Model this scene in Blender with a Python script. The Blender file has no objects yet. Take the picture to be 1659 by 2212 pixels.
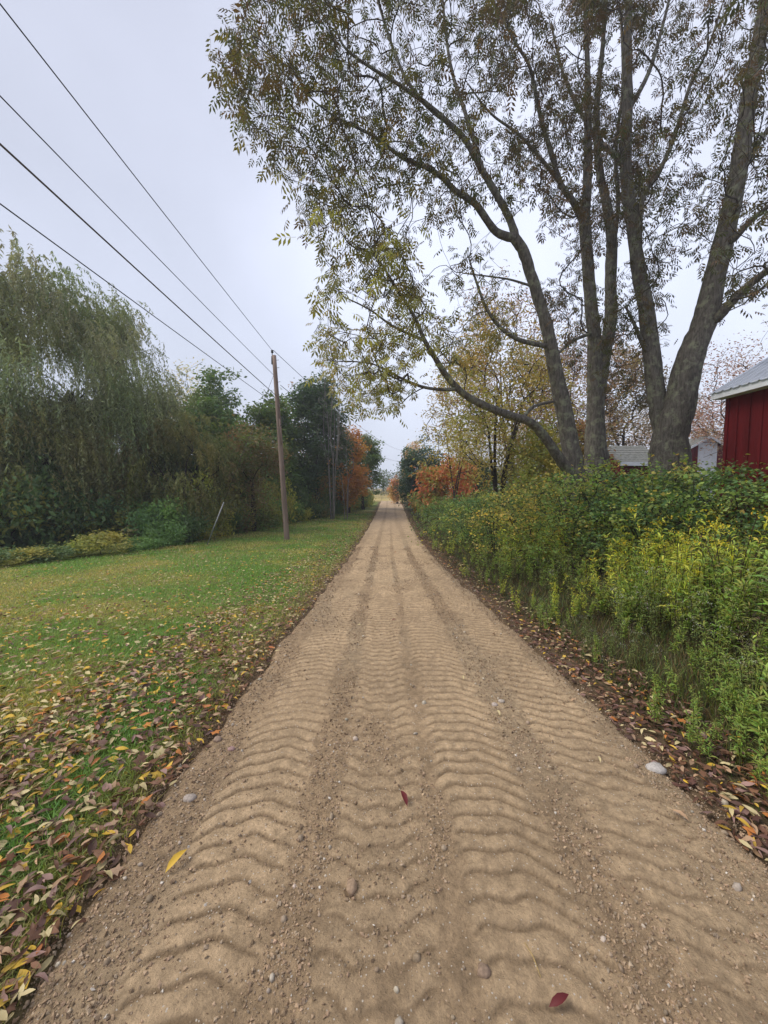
import bpy, math, random
import numpy as np
from mathutils import Vector

R = math.radians
rng = np.random.default_rng(7)
random.seed(7)
S = bpy.context.scene
COL = S.collection

# ------------------------------------------------------------------ camera, world, sun, exposure
CAMH = 1.5
PITCH = R(3.7)
F = 831.0                                   # focal length in units of a 1659 x 2212 picture
cd = bpy.data.cameras.new("camera")
cam = bpy.data.objects.new("camera", cd)
COL.objects.link(cam)
cam.location = (0, 0, CAMH)
cam.rotation_euler = (R(90) - PITCH, 0, 0)
cd.sensor_fit = 'VERTICAL'
cd.sensor_height = 24
cd.lens = 24 * F / 2212
cd.clip_start = 0.05
cd.clip_end = 2000
S.camera = cam

SUN_EL, SUN_AZ = 52, -95                      # azimuth clockwise from +Y
w = bpy.data.worlds.new("World")
S.world = w
w.use_nodes = True
nt = w.node_tree
nt.nodes.clear()
out = nt.nodes.new("ShaderNodeOutputWorld")
bg = nt.nodes.new("ShaderNodeBackground")
sky = nt.nodes.new("ShaderNodeTexSky")
sky.sky_type = 'NISHITA'
sky.sun_disc = False
sky.sun_elevation = R(SUN_EL)
sky.sun_rotation = R(SUN_AZ)
sky.air_density = 1.0
sky.dust_density = 3.0
tc = nt.nodes.new("ShaderNodeTexCoord")
sep = nt.nodes.new("ShaderNodeSeparateXYZ")
nt.links.new(tc.outputs['Generated'], sep.inputs[0])
ramp = nt.nodes.new("ShaderNodeValToRGB")    # overcast deck: paler low down, greyer overhead
cr = ramp.color_ramp
cr.elements[0].position = 0.0; cr.elements[0].color = (0.69, 0.74, 0.86, 1)
cr.elements[1].position = 1.0; cr.elements[1].color = (0.61, 0.635, 0.77, 1)
e = cr.elements.new(0.35); e.color = (0.63, 0.675, 0.81, 1)
nt.links.new(sep.outputs['Z'], ramp.inputs[0])
noi = nt.nodes.new("ShaderNodeTexNoise")
noi.inputs['Scale'].default_value = 1.6
noi.inputs['Detail'].default_value = 4
noi.inputs['Roughness'].default_value = 0.45
nt.links.new(tc.outputs['Generated'], noi.inputs['Vector'])
nr = nt.nodes.new("ShaderNodeMapRange")
nr.inputs[1].default_value = 0.3; nr.inputs[2].default_value = 0.7
nr.inputs[3].default_value = 4.4; nr.inputs[4].default_value = 6.7
nt.links.new(noi.outputs[0], nr.inputs[0])
sc = nt.nodes.new("ShaderNodeVectorMath"); sc.operation = 'SCALE'
dt_ = nt.nodes.new("ShaderNodeVectorMath"); dt_.operation = 'DOT_PRODUCT'; dt_.inputs[1].default_value = (.45, .62, .64)
nt.links.new(tc.outputs['Generated'], dt_.inputs[0])
gl = nt.nodes.new("ShaderNodeMapRange"); gl.interpolation_type = 'SMOOTHSTEP'
gl.inputs[1].default_value = .55; gl.inputs[2].default_value = 1.0; gl.inputs[3].default_value = 1.0; gl.inputs[4].default_value = 1.28
nt.links.new(dt_.outputs['Value'], gl.inputs[0])                  # the thinner, paler cloud behind the big trees
ml = nt.nodes.new("ShaderNodeMath"); ml.operation = 'MULTIPLY'
nt.links.new(nr.outputs[0], ml.inputs[0]); nt.links.new(gl.outputs[0], ml.inputs[1])
nt.links.new(ramp.outputs[0], sc.inputs[0]); nt.links.new(ml.outputs[0], sc.inputs['Scale'])
mx = nt.nodes.new("ShaderNodeMix"); mx.data_type = 'RGBA'
mx.inputs[0].default_value = 0.93
nt.links.new(sky.outputs[0], mx.inputs[6]); nt.links.new(sc.outputs[0], mx.inputs[7])
nt.links.new(mx.outputs[2], bg.inputs[0])
bg.inputs[1].default_value = 0.1
nt.links.new(bg.outputs[0], out.inputs[0])

sd = bpy.data.lights.new("sun", 'SUN')
sun = bpy.data.objects.new("sun", sd)
COL.objects.link(sun)
sd.energy = 1.5
sd.angle = R(35)
sd.color = (1.0, 0.93, 0.82)
el, az = R(SUN_EL), R(SUN_AZ)
dirv = Vector((math.cos(el) * math.sin(az), math.cos(el) * math.cos(az), math.sin(el)))
sun.rotation_euler = dirv.to_track_quat('Z', 'Y').to_euler()

S.view_settings.view_transform = 'Standard'
S.view_settings.look = 'None'
S.view_settings.exposure = 0.98
S.view_settings.gamma = 1
S.view_settings.use_curve_mapping = False

# ------------------------------------------------------------------ helpers
def tag(o, label=None, cat=None, group=None, kind=None):
    if label: o['label'] = label
    if cat: o['category'] = cat
    if group: o['group'] = group
    if kind: o['kind'] = kind
    return o

def empty(name, loc=(0, 0, 0), label=None, cat=None, group=None):
    o = bpy.data.objects.new(name, None)
    o.empty_display_size = 0.2
    COL.objects.link(o)
    o.location = loc
    return tag(o, label, cat, group)

def lattice(ix, iy, s):
    h = (ix * 374761393 + iy * 668265263 + s * 974634777) & 0x7fffffff
    h = ((h ^ (h >> 13)) * 1274126177) & 0x7fffffff
    return ((h ^ (h >> 16)) & 0xffff) / 65535.0

def vnoise(x, y, s=0):
    x = np.asarray(x, float); y = np.asarray(y, float)
    ix = np.floor(x).astype(np.int64); iy = np.floor(y).astype(np.int64)
    fx = x - ix; fy = y - iy
    fx = fx * fx * (3 - 2 * fx); fy = fy * fy * (3 - 2 * fy)
    a = lattice(ix, iy, s); b = lattice(ix + 1, iy, s); c = lattice(ix, iy + 1, s); d = lattice(ix + 1, iy + 1, s)
    return (a * (1 - fx) + b * fx) * (1 - fy) + (c * (1 - fx) + d * fx) * fy

def fbm(x, y, s=0, o=4):
    v = 0; a = .5; t = 0
    for k in range(o):
        v = v + a * vnoise(np.asarray(x) * 2 ** k, np.asarray(y) * 2 ** k, s + k * 17); t += a; a *= .5
    return v / t - .5

class MB:
    """collects shapes with per-vertex colours, builds ONE mesh"""
    def __init__(s): s.v = []; s.c = []; s.f3 = []; s.f4 = []; s.n = 0
    def add(s, v, tris=None, quads=None, col=(1, 1, 1)):
        v = np.asarray(v, float).reshape(-1, 3)
        c = np.asarray(col, float)
        if c.ndim == 1: c = np.tile(c[:3], (len(v), 1))
        s.v.append(v); s.c.append(c)
        if tris is not None and len(tris): s.f3.append(np.asarray(tris, np.int64).reshape(-1, 3) + s.n)
        if quads is not None and len(quads): s.f4.append(np.asarray(quads, np.int64).reshape(-1, 4) + s.n)
        s.n += len(v)
    def box(s, lo, hi, col=(1, 1, 1)):
        x0, y0, z0 = lo; x1, y1, z1 = hi
        v = [(x0, y0, z0), (x1, y0, z0), (x1, y1, z0), (x0, y1, z0), (x0, y0, z1), (x1, y0, z1), (x1, y1, z1), (x0, y1, z1)]
        s.add(v, quads=[(0, 3, 2, 1), (4, 5, 6, 7), (0, 1, 5, 4), (1, 2, 6, 5), (2, 3, 7, 6), (3, 0, 4, 7)], col=col)
    def hexa(s, a, b, col=(1, 1, 1)):
        """a, b: four corners each, two opposite faces"""
        s.add(list(a) + list(b), quads=[(0, 3, 2, 1), (4, 5, 6, 7), (0, 1, 5, 4), (1, 2, 6, 5), (2, 3, 7, 6), (3, 0, 4, 7)], col=col)
    def tube(s, p, r, k=6, col=(1, 1, 1), cap=True, wob=0.0):
        p = np.asarray(p, float); n = len(p)
        r = np.broadcast_to(np.asarray(r, float), (n,))
        t = np.gradient(p, axis=0); t /= np.linalg.norm(t, axis=1)[:, None] + 1e-9
        ref = np.array([0, 0, 1.]) if abs(t[0][2]) < .9 else np.array([0, 1., 0])
        m = t.mean(0)
        ref = np.array([0, 1., 0]) if abs(m[2]) > .6 * np.linalg.norm(m) else np.array([0, 0, 1.])
        u = np.cross(t, ref); u /= np.linalg.norm(u, axis=1)[:, None] + 1e-9
        vv = np.cross(t, u)
        a = np.arange(k) * 2 * math.pi / k
        rr = r[:, None] * (1 + (wob * (rng.random((n, k)) - .5) if wob else 0))
        V = p[:, None, :] + rr[:, :, None] * (np.cos(a)[None, :, None] * u[:, None, :] + np.sin(a)[None, :, None] * vv[:, None, :])
        i = np.arange(n - 1)[:, None] * k; j = np.arange(k)[None, :]; j2 = (j + 1) % k
        q = np.stack([i + j, i + j2, i + k + j2, i + k + j], -1).reshape(-1, 4)
        V = V.reshape(-1, 3); tr = None
        if cap:
            V = np.vstack([V, p[-1:], p[:1]])
            tr = [(n * k - k + x, n * k - k + (x + 1) % k, n * k) for x in range(k)] + [((x + 1) % k, x, n * k + 1) for x in range(k)]
        s.add(V, tris=tr, quads=q, col=col)
    def scatter(s, tv, tt, P, M, sc, col, vc=None):
        """template verts tv, tris tt, positions P, matrices M (columns are axes), scale sc, colour per copy"""
        P = np.asarray(P); N = len(P)
        if N == 0: return
        sc = np.broadcast_to(np.asarray(sc, float), (N,))
        V = np.einsum('nij,kj->nki', M, tv) * sc[:, None, None] + P[:, None, :]
        k = len(tv)
        T = (np.arange(N)[:, None, None] * k + np.asarray(tt)[None]).reshape(-1, 3)
        c = np.repeat(np.asarray(col)[:, None, :], k, 1)
        if vc is not None: c = c * np.asarray(vc)[None, :, None]
        s.add(V.reshape(-1, 3), tris=T, col=c.reshape(-1, 3))
    def mesh(s, name, mat, smooth=True):
        me = bpy.data.meshes.new(name)
        v = np.vstack(s.v); c = np.vstack(s.c)
        f3 = np.vstack(s.f3) if s.f3 else np.zeros((0, 3), np.int64)
        f4 = np.vstack(s.f4) if s.f4 else np.zeros((0, 4), np.int64)
        me.vertices.add(len(v)); me.vertices.foreach_set('co', v.ravel())
        li = np.concatenate([f3.ravel(), f4.ravel()]).astype(np.int32)
        me.loops.add(len(li)); me.loops.foreach_set('vertex_index', li)
        tot = np.concatenate([np.full(len(f3), 3), np.full(len(f4), 4)]).astype(np.int32)
        st = np.concatenate([[0], np.cumsum(tot)[:-1]]).astype(np.int32)
        me.polygons.add(len(tot)); me.polygons.foreach_set('loop_start', st)
        me.polygons.foreach_set('use_smooth', np.full(len(tot), smooth))
        me.update(calc_edges=True)
        a = me.color_attributes.new('Col', 'FLOAT_COLOR', 'POINT')
        a.data.foreach_set('color', np.hstack([c, np.ones((len(c), 1))]).astype(np.float32).ravel())
        me.materials.append(mat)
        return me
    def build(s, name, mat, parent=None, smooth=True):
        return link(name, s.mesh(name, mat, smooth), parent)

def link(name, me, parent=None):
    o = bpy.data.objects.new(name, me)
    COL.objects.link(o)
    if parent: o.parent = parent
    return o

def norm(a): return a / (np.linalg.norm(a, axis=-1, keepdims=True) + 1e-9)

def frames(d, n=None):
    """matrices with columns (side, d, normal) : local y = leaf axis, z = leaf normal"""
    d = norm(np.asarray(d, float))
    if n is None: n = rng.normal(size=d.shape)
    x = norm(np.cross(d, n)); z = np.cross(x, d)
    return np.stack([x, d, z], -1)

def rdir(N, zlo=-1, zhi=1):
    a = rng.random(N) * 2 * math.pi; z = rng.uniform(zlo, zhi, N); r = np.sqrt(np.maximum(0, 1 - z * z))
    return np.stack([r * np.cos(a), r * np.sin(a), z], -1)

# pixel (in the 1659-wide picture) -> point at forward distance D
fw = np.array([0, math.cos(PITCH), -math.sin(PITCH)]); up = np.array([0, math.sin(PITCH), math.cos(PITCH)])
def at(px, py, D):
    ray = np.array([1., 0, 0]) * (px - 829.5) / F + up * (1106 - py) / F + fw
    return np.array([0, 0, CAMH]) + ray * (D / ray[1])

# ------------------------------------------------------------------ terrain
PY = [-30, 0, 2, 4, 7, 11, 16, 22, 30, 38, 45, 52, 70, 100, 300]
PZ = [.1, .0, 0, -.12, -.33, -.58, -.77, -.85, -.80, -.66, -.50, -.42, -.42, -.35, .5]
from bisect import bisect
_yy = np.linspace(-30, 300, 3301)
_zz = np.interp(_yy, PY, PZ)
_k = np.exp(-np.linspace(-2, 2, 31) ** 2); _k /= _k.sum()
_zz = np.convolve(np.pad(_zz, 15, mode='edge'), _k, mode='valid')
def prof(y): return np.interp(y, _yy, _zz)
def sstep(a, b, x):
    t = np.clip((np.asarray(x, float) - a) / (b - a), 0, 1); return t * t * (3 - 2 * t)
def rcx(y): return .225 + .65 * sstep(8, 55, y)
def rhw(y): return 1.27 + 0 * np.asarray(y, float)
def edge_off(x, y): return .13 * fbm(np.asarray(y) * 2.1, np.asarray(x) * .3, 5, 4)
def side(x, y):
    """signed distance outside the road edge (m)"""
    return np.abs(np.asarray(x) - rcx(y)) - rhw(y) + edge_off(np.sign(np.asarray(x) - rcx(y)) * 3, y)
def H(x, y):
    x = np.asarray(x, float); y = np.asarray(y, float)
    d = side(x, y)
    z = prof(y) + .05 * sstep(0, 3, d) + .05 * fbm(x * .5, y * .5, 3, 3) * sstep(0, 1, d)
    z = z - .012 * np.maximum(0, -x - 3)
    z = z - .10 * sstep(.06, -.12, d)
    return z
def gnd(px, py):
    """where the picture ray meets the terrain"""
    lo, hi = .3, 250
    for D in np.geomspace(.4, 250, 400):
        p = at(px, py, D)
        if p[2] < H(p[0], p[1]): hi = D; break
        lo = D
    for _ in range(20):
        m = (lo + hi) / 2; p = at(px, py, m)
        if p[2] < H(p[0], p[1]): hi = m
        else: lo = m
    return at(px, py, hi)

# ------------------------------------------------------------------ materials
def newmat(name):
    m = bpy.data.materials.new(name); m.use_nodes = True
    t = m.node_tree; b = t.nodes['Principled BSDF']
    return m, t, b

def N(t, typ, **kw):
    n = t.nodes.new(typ)
    for k, v in kw.items():
        if k.startswith('i_'):
            n.inputs[k[2:].replace('_', ' ')].default_value = v
        else: setattr(n, k, v)
    return n

def plain(name, col, rough=.7, metal=0, bump=0, bscale=30, var=0.25, vscale=6, stretch=(1, 1, 1)):
    m, t, b = newmat(name)
    co = N(t, 'ShaderNodeTexCoord'); mp = N(t, 'ShaderNodeMapping'); mp.inputs['Scale'].default_value = stretch
    t.links.new(co.outputs['Object'], mp.inputs[0])
    n1 = N(t, 'ShaderNodeTexNoise'); n1.inputs['Scale'].default_value = vscale; n1.inputs['Detail'].default_value = 6
    t.links.new(mp.outputs[0], n1.inputs['Vector'])
    r = N(t, 'ShaderNodeValToRGB')
    c = np.array(col)
    r.color_ramp.elements[0].position = .3; r.color_ramp.elements[0].color = (*(c * (1 - var)), 1)
    r.color_ramp.elements[1].position = .7; r.color_ramp.elements[1].color = (*(c * (1 + var)), 1)
    t.links.new(n1.outputs[0], r.inputs[0]); t.links.new(r.outputs[0], b.inputs['Base Color'])
    b.inputs['Roughness'].default_value = rough; b.inputs['Metallic'].default_value = metal
    b.inputs['Specular IOR Level'].default_value = .5 if metal else .2
    if bump:
        n2 = N(t, 'ShaderNodeTexNoise'); n2.inputs['Scale'].default_value = bscale; n2.inputs['Detail'].default_value = 5
        t.links.new(mp.outputs[0], n2.inputs['Vector'])
        bp = N(t, 'ShaderNodeBump'); bp.inputs['Strength'].default_value = bump; bp.inputs['Distance'].default_value = .02
        t.links.new(n2.outputs[0], bp.inputs['Height']); t.links.new(bp.outputs[0], b.inputs['Normal'])
    return m

def leafmat(name, trans=.35, rough=.55, spec=.35):
    m, t, b = newmat(name)
    a = N(t, 'ShaderNodeAttribute', attribute_name='Col')
    t.links.new(a.outputs['Color'], b.inputs['Base Color'])
    b.inputs['Roughness'].default_value = rough
    b.inputs['Specular IOR Level'].default_value = spec
    tr = N(t, 'ShaderNodeBsdfTranslucent')
    g = N(t, 'ShaderNodeVectorMath', operation='MULTIPLY'); g.inputs[1].default_value = (1.25, 1.2, .7)
    t.links.new(a.outputs['Color'], g.inputs[0]); t.links.new(g.outputs[0], tr.inputs['Color'])
    ms = N(t, 'ShaderNodeMixShader'); ms.inputs[0].default_value = trans
    o = t.nodes['Material Output']
    t.links.new(b.outputs[0], ms.inputs[1]); t.links.new(tr.outputs[0], ms.inputs[2]); t.links.new(ms.outputs[0], o.inputs[0])
    return m

def attrmat(name, rough=.8, spec=.3, bump=0, bs=60, var=.3):
    m, t, b = newmat(name)
    a = N(t, 'ShaderNodeAttribute', attribute_name='Col')
    n = N(t, 'ShaderNodeTexNoise'); n.inputs['Scale'].default_value = bs; n.inputs['Detail'].default_value = 4
    co = N(t, 'ShaderNodeTexCoord'); t.links.new(co.outputs['Object'], n.inputs['Vector'])
    mr = N(t, 'ShaderNodeMapRange'); mr.inputs[1].default_value = .3; mr.inputs[2].default_value = .7
    mr.inputs[3].default_value = 1 - var; mr.inputs[4].default_value = 1 + var
    t.links.new(n.outputs[0], mr.inputs[0])
    s = N(t, 'ShaderNodeVectorMath', operation='SCALE'); t.links.new(a.outputs['Color'], s.inputs[0]); t.links.new(mr.outputs[0], s.inputs['Scale'])
    t.links.new(s.outputs[0], b.inputs['Base Color'])
    b.inputs['Roughness'].default_value = rough; b.inputs['Specular IOR Level'].default_value = spec
    if bump:
        bp = N(t, 'ShaderNodeBump'); bp.inputs['Strength'].default_value = bump; bp.inputs['Distance'].default_value = .01
        t.links.new(n.outputs[0], bp.inputs['Height']); t.links.new(bp.outputs[0], b.inputs['Normal'])
    return m

def barkmat(name, base, lichen, amount=.5):
    m, t, b = newmat(name)
    co = N(t, 'ShaderNodeTexCoord')
    mp = N(t, 'ShaderNodeMapping'); mp.inputs['Scale'].default_value = (1, 1, .22)
    t.links.new(co.outputs['Object'], mp.inputs[0])
    n = N(t, 'ShaderNodeTexNoise'); n.inputs['Scale'].default_value = 22; n.inputs['Detail'].default_value = 7; n.inputs['Roughness'].default_value = .7
    t.links.new(mp.outputs[0], n.inputs['Vector'])
    r = N(t, 'ShaderNodeValToRGB')
    c = np.array(base)
    r.color_ramp.elements[0].position = .35; r.color_ramp.elements[0].color = (*(c * .45), 1)
    r.color_ramp.elements[1].position = .7; r.color_ramp.elements[1].color = (*(c * 1.45), 1)
    t.links.new(n.outputs[0], r.inputs[0])
    l = N(t, 'ShaderNodeTexNoise'); l.inputs['Scale'].default_value = 5.5; l.inputs['Detail'].default_value = 6; l.inputs['Roughness'].default_value = .65
    t.links.new(co.outputs['Object'], l.inputs['Vector'])
    lr = N(t, 'ShaderNodeMapRange'); lr.inputs[1].default_value = .60 - .12 * amount; lr.inputs[2].default_value = .72 - .08 * amount
    lr.inputs[3].default_value = 0; lr.inputs[4].default_value = .7
    t.links.new(l.outputs[0], lr.inputs[0])
    mx = N(t, 'ShaderNodeMix', data_type='RGBA')
    mx.inputs[7].default_value = (*lichen, 1)
    t.links.new(lr.outputs[0], mx.inputs[0]); t.links.new(r.outputs[0], mx.inputs[6]); t.links.new(mx.outputs[2], b.inputs['Base Color'])
    b.inputs['Roughness'].default_value = .9; b.inputs['Specular IOR Level'].default_value = .15
    bp = N(t, 'ShaderNodeBump'); bp.inputs['Strength'].default_value = 1.0; bp.inputs['Distance'].default_value = .05
    t.links.new(n.outputs[0], bp.inputs['Height']); t.links.new(bp.outputs[0], b.inputs['Normal'])
    return m

M_leaf = leafmat('foliage')
M_thick = leafmat('thick_foliage', .22)
M_dry = leafmat('dry_leaf', .12, .6, .3)
M_bark = barkmat('grey_bark', (.18, .16, .135), (.36, .38, .25), .75)
M_bark2 = barkmat('dark_bark', (.06, .048, .040), (.13, .14, .10), .25)
M_twig = attrmat('twig_bark', .9, .15, 0, 12, .25)
M_stone = attrmat('stone', .85, .3, .3, 90, .25)

# ------------------------------------------------------------------ ground sheet
def groundmat():
    m, t, b = newmat('ground')
    co = N(t, 'ShaderNodeTexCoord')
    a = N(t, 'ShaderNodeAttribute', attribute_name='Col')
    n = N(t, 'ShaderNodeTexNoise'); n.inputs['Scale'].default_value = 9; n.inputs['Detail'].default_value = 8; n.inputs['Roughness'].default_value = .7
    t.links.new(co.outputs['Object'], n.inputs['Vector'])
    mr = N(t, 'ShaderNodeMapRange'); mr.inputs[1].default_value = .3; mr.inputs[2].default_value = .7; mr.inputs[3].default_value = .55; mr.inputs[4].default_value = 1.45
    t.links.new(n.outputs[0], mr.inputs[0])
    s = N(t, 'ShaderNodeVectorMath', operation='SCALE'); t.links.new(a.outputs['Color'], s.inputs[0]); t.links.new(mr.outputs[0], s.inputs['Scale'])
    t.links.new(s.outputs[0], b.inputs['Base Color'])
    b.inputs['Roughness'].default_value = .95; b.inputs['Specular IOR Level'].default_value = .1
    n2 = N(t, 'ShaderNodeTexNoise'); n2.inputs['Scale'].default_value = 60; n2.inputs['Detail'].default_value = 5
    t.links.new(co.outputs['Object'], n2.inputs['Vector'])
    bp = N(t, 'ShaderNodeBump'); bp.inputs['Strength'].default_value = .7; bp.inputs['Distance'].default_value = .03
    t.links.new(n2.outputs[0], bp.inputs['Height']); t.links.new(bp.outputs[0], b.inputs['Normal'])
    return m

def gridmesh(X, Y, Z, C, mb=None):
    n, m = X.shape
    mb = mb or MB()
    i = np.arange(n - 1)[:, None] * m; j = np.arange(m - 1)[None, :]
    q = np.stack([i + j, i + j + 1, i + m + j + 1, i + m + j], -1).reshape(-1, 4)
    mb.add(np.stack([X, Y, Z], -1).reshape(-1, 3), quads=q, col=C.reshape(-1, 3))
    return mb

ys = np.concatenate([np.linspace(-30, .3, 25), np.geomspace(.36, 280, 230)])
t_ = np.linspace(-1, 1, 261)
xs = np.sinh(t_ * 6.2) / math.sinh(6.2) * 260 + .2
Y, X = np.meshgrid(ys, xs, indexing='ij')
Z = H(X, Y)
d = side(X, Y)
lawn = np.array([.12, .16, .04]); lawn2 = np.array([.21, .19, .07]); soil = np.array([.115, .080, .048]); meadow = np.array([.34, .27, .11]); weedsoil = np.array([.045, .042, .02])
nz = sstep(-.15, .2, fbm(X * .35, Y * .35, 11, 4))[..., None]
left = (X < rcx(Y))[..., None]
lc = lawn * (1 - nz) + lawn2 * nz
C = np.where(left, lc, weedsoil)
e1 = sstep(.55, .05, d + .5 * fbm(X * 2, Y * 2, 21))[..., None]
C = C * (1 - e1) + soil * e1
far = sstep(49, 53, Y)[..., None]
C = C * (1 - far) + meadow * (.8 + .4 * nz) * far
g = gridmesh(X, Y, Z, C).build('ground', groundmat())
tag(g, kind='structure')

# ------------------------------------------------------------------ road
TRK = [(-.60, .21, 'arch'), (.0, .19, 'vee'), (.50, .20, 'arch2'), (1.13, .20, 'zig')]
def road_h(x, y):
    """height and smooth-sand mask of the dirt road"""
    h = .012 * fbm(x * 3, y * 3, 31, 4) + .016 * fbm(x * 14, y * 14, 32, 4)
    mask = np.zeros_like(x); lips = np.zeros_like(x)
    rough = .022 * np.abs(fbm(x * 34, y * 34, 37, 3))
    h = h + rough
    cx = rcx(y) - .225
    for k, (c, hw, kind) in enumerate(TRK):
        wob = .05 * fbm(y * .25 + k * 9, k + 0 * y, 41, 2)
        u = (x - c - cx - wob) / hw
        inside = sstep(1.18, .85, np.abs(u) + .55 * fbm(x * 8, y * 7, 44 + k, 3)) * sstep(-.32, -.12, fbm(x * 2.5 + 5, y * 1.3, 47 + k, 3))
        if kind == 'arch': off = -.085 * (u - .15) ** 2 + .010 * np.sin(u * 7)
        elif kind == 'arch2': off = -.07 * (u + .1) ** 2 - .025 * u + .012 * np.sin(u * 6)
        elif kind == 'vee': off = .055 * np.abs(u) ** 1.3 + .014 * np.cos(u * 8)
        else: off = .045 * np.abs(((u * 1.3 + 1) % 1.4) - .7) - .06 * u
        pitch = .100 if k != 1 else .107
        ph = (y - off + .03 * fbm(x * 9, y * 9, 51, 3) + .35 * fbm(y * .4, 0 * y + k, 55, 2)) / pitch
        f = ph - np.floor(ph)
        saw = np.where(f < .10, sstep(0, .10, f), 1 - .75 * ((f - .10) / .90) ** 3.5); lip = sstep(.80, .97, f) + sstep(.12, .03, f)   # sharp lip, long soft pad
        str_ = (.35 + 1.1 * np.clip(fbm(y * 1.1 + 3 * k, x * 1.5, 61, 3) * 1.5 + .38, 0, 1)) * (.62 + .38 * sstep(.9, 2.4, y))
        fade = 1 - .85 * sstep(9, 22, y)
        hh = (.018 * saw - .013) * str_ * fade + .45 * rough
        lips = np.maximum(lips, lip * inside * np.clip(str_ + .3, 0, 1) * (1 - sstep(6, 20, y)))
        h = h * (1 - inside * .75) + hh * inside
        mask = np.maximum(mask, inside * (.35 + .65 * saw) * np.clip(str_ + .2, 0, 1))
    # low ruts between the tracks further on, crowned middle
    h = h + .02 * np.clip(1 - ((x - rcx(y)) / 1.3) ** 2, -1, 1)
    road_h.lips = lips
    return h, mask

def roadmat():
    m, t, b = newmat('dirt_road')
    co = N(t, 'ShaderNodeTexCoord'); a = N(t, 'ShaderNodeAttribute', attribute_name='Col')
    n = N(t, 'ShaderNodeTexNoise'); n.inputs['Scale'].default_value = 55; n.inputs['Detail'].default_value = 8; n.inputs['Roughness'].default_value = .75
    t.links.new(co.outputs['Object'], n.inputs['Vector'])
    mr = N(t, 'ShaderNodeMapRange'); mr.inputs[1].default_value = .3; mr.inputs[2].default_value = .7; mr.inputs[3].default_value = .72; mr.inputs[4].default_value = 1.28
    t.links.new(n.outputs[0], mr.inputs[0])
    s = N(t, 'ShaderNodeVectorMath', operation='SCALE'); t.links.new(a.outputs['Color'], s.inputs[0]); t.links.new(mr.outputs[0], s.inputs['Scale'])
    # pale grit and dark crumbs
    v = N(t, 'ShaderNodeTexVoronoi'); v.inputs['Scale'].default_value = 130
    t.links.new(co.outputs['Object'], v.inputs['Vector'])
    sx = N(t, 'ShaderNodeSeparateColor'); t.links.new(v.outputs['Color'], sx.inputs[0])
    g1 = N(t, 'ShaderNodeMath', operation='GREATER_THAN'); g1.inputs[1].default_value = .955; t.links.new(sx.outputs[0], g1.inputs[0])
    g2 = N(t, 'ShaderNodeMath', operation='LESS_THAN'); g2.inputs[1].default_value = .35; t.links.new(v.outputs['Distance'], g2.inputs[0])
    g3 = N(t, 'ShaderNodeMath', operation='MULTIPLY'); t.links.new(g1.outputs[0], g3.inputs[0]); t.links.new(g2.outputs[0], g3.inputs[1])
    mx = N(t, 'ShaderNodeMix', data_type='RGBA'); mx.inputs[7].default_value = (.62, .55, .46, 1)
    t.links.new(g3.outputs[0], mx.inputs[0]); t.links.new(s.outputs[0], mx.inputs[6])
    t.links.new(mx.outputs[2], b.inputs['Base Color'])
    b.inputs['Roughness'].default_value = .92; b.inputs['Specular IOR Level'].default_value = .2
    n2 = N(t, 'ShaderNodeTexNoise'); n2.inputs['Scale'].default_value = 75; n2.inputs['Detail'].default_value = 6; n2.inputs['Roughness'].default_value = .7
    t.links.new(co.outputs['Object'], n2.inputs['Vector'])
    bp = N(t, 'ShaderNodeBump'); bp.inputs['Strength'].default_value = 1.0; bp.inputs['Distance'].default_value = .018
    t.links.new(n2.outputs[0], bp.inputs['Height']); t.links.new(bp.outputs[0], b.inputs['Normal'])
    return m

ys = np.concatenate([np.linspace(-25, .35, 60)[:-1], np.geomspace(.36, 53, 980)])
us = np.linspace(-1.52, 1.52, 270)
Y, U = np.meshgrid(ys, us, indexing='ij')
X = U + rcx(Y)
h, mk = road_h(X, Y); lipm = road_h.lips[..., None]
def road_z(x, y, h=None):
    if h is None: h, _ = road_h(x, y)
    d = side(x, y)
    return prof(y) + .004 + h - .16 * sstep(-.06, .2, d)
Z = road_z(X, Y, h)
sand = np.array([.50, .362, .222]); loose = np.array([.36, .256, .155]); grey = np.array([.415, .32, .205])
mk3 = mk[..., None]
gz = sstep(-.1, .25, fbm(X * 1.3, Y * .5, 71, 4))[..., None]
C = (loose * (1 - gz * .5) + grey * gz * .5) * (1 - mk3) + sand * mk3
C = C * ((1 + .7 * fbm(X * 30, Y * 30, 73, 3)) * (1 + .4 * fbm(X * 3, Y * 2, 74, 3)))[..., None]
C = C * (1 - lipm) + loose * .78 * lipm  # loose dirt in tread grooves, darkened further: lip shadow put into the colour
farm = sstep(14, 32, Y)[..., None]
wet = sstep(.14, .05, np.abs(X - (rcx(Y) - .45)))[..., None] + sstep(.14, .05, np.abs(X - (rcx(Y) + .40)))[..., None]
C = C * .95
C = C * (1 - farm) + (np.array([.40, .298, .195]) * (1 - .20 * wet)) * (1 + .35 * fbm(X * 6, Y * 1.2, 75, 4))[..., None] * farm
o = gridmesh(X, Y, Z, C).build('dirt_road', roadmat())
tag(o, kind='structure')

def surf(x, y):
    """top of road or ground"""
    x = np.asarray(x, float); y = np.asarray(y, float)
    z = H(x, y)
    r = np.abs(x - rcx(y)) < 1.5
    return np.where(r, np.maximum(z, road_z(x, y)), z)

def onroad(px, py):
    """where the picture ray meets the top of the road"""
    hi = 60
    for D in np.geomspace(.4, 60, 1500):
        p = at(px, py, D)
        if p[2] < float(prof(p[1])) + .01: hi = D; break
    p = at(px, py, hi); p[2] = float(surf(p[0], p[1]))
    return p

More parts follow.
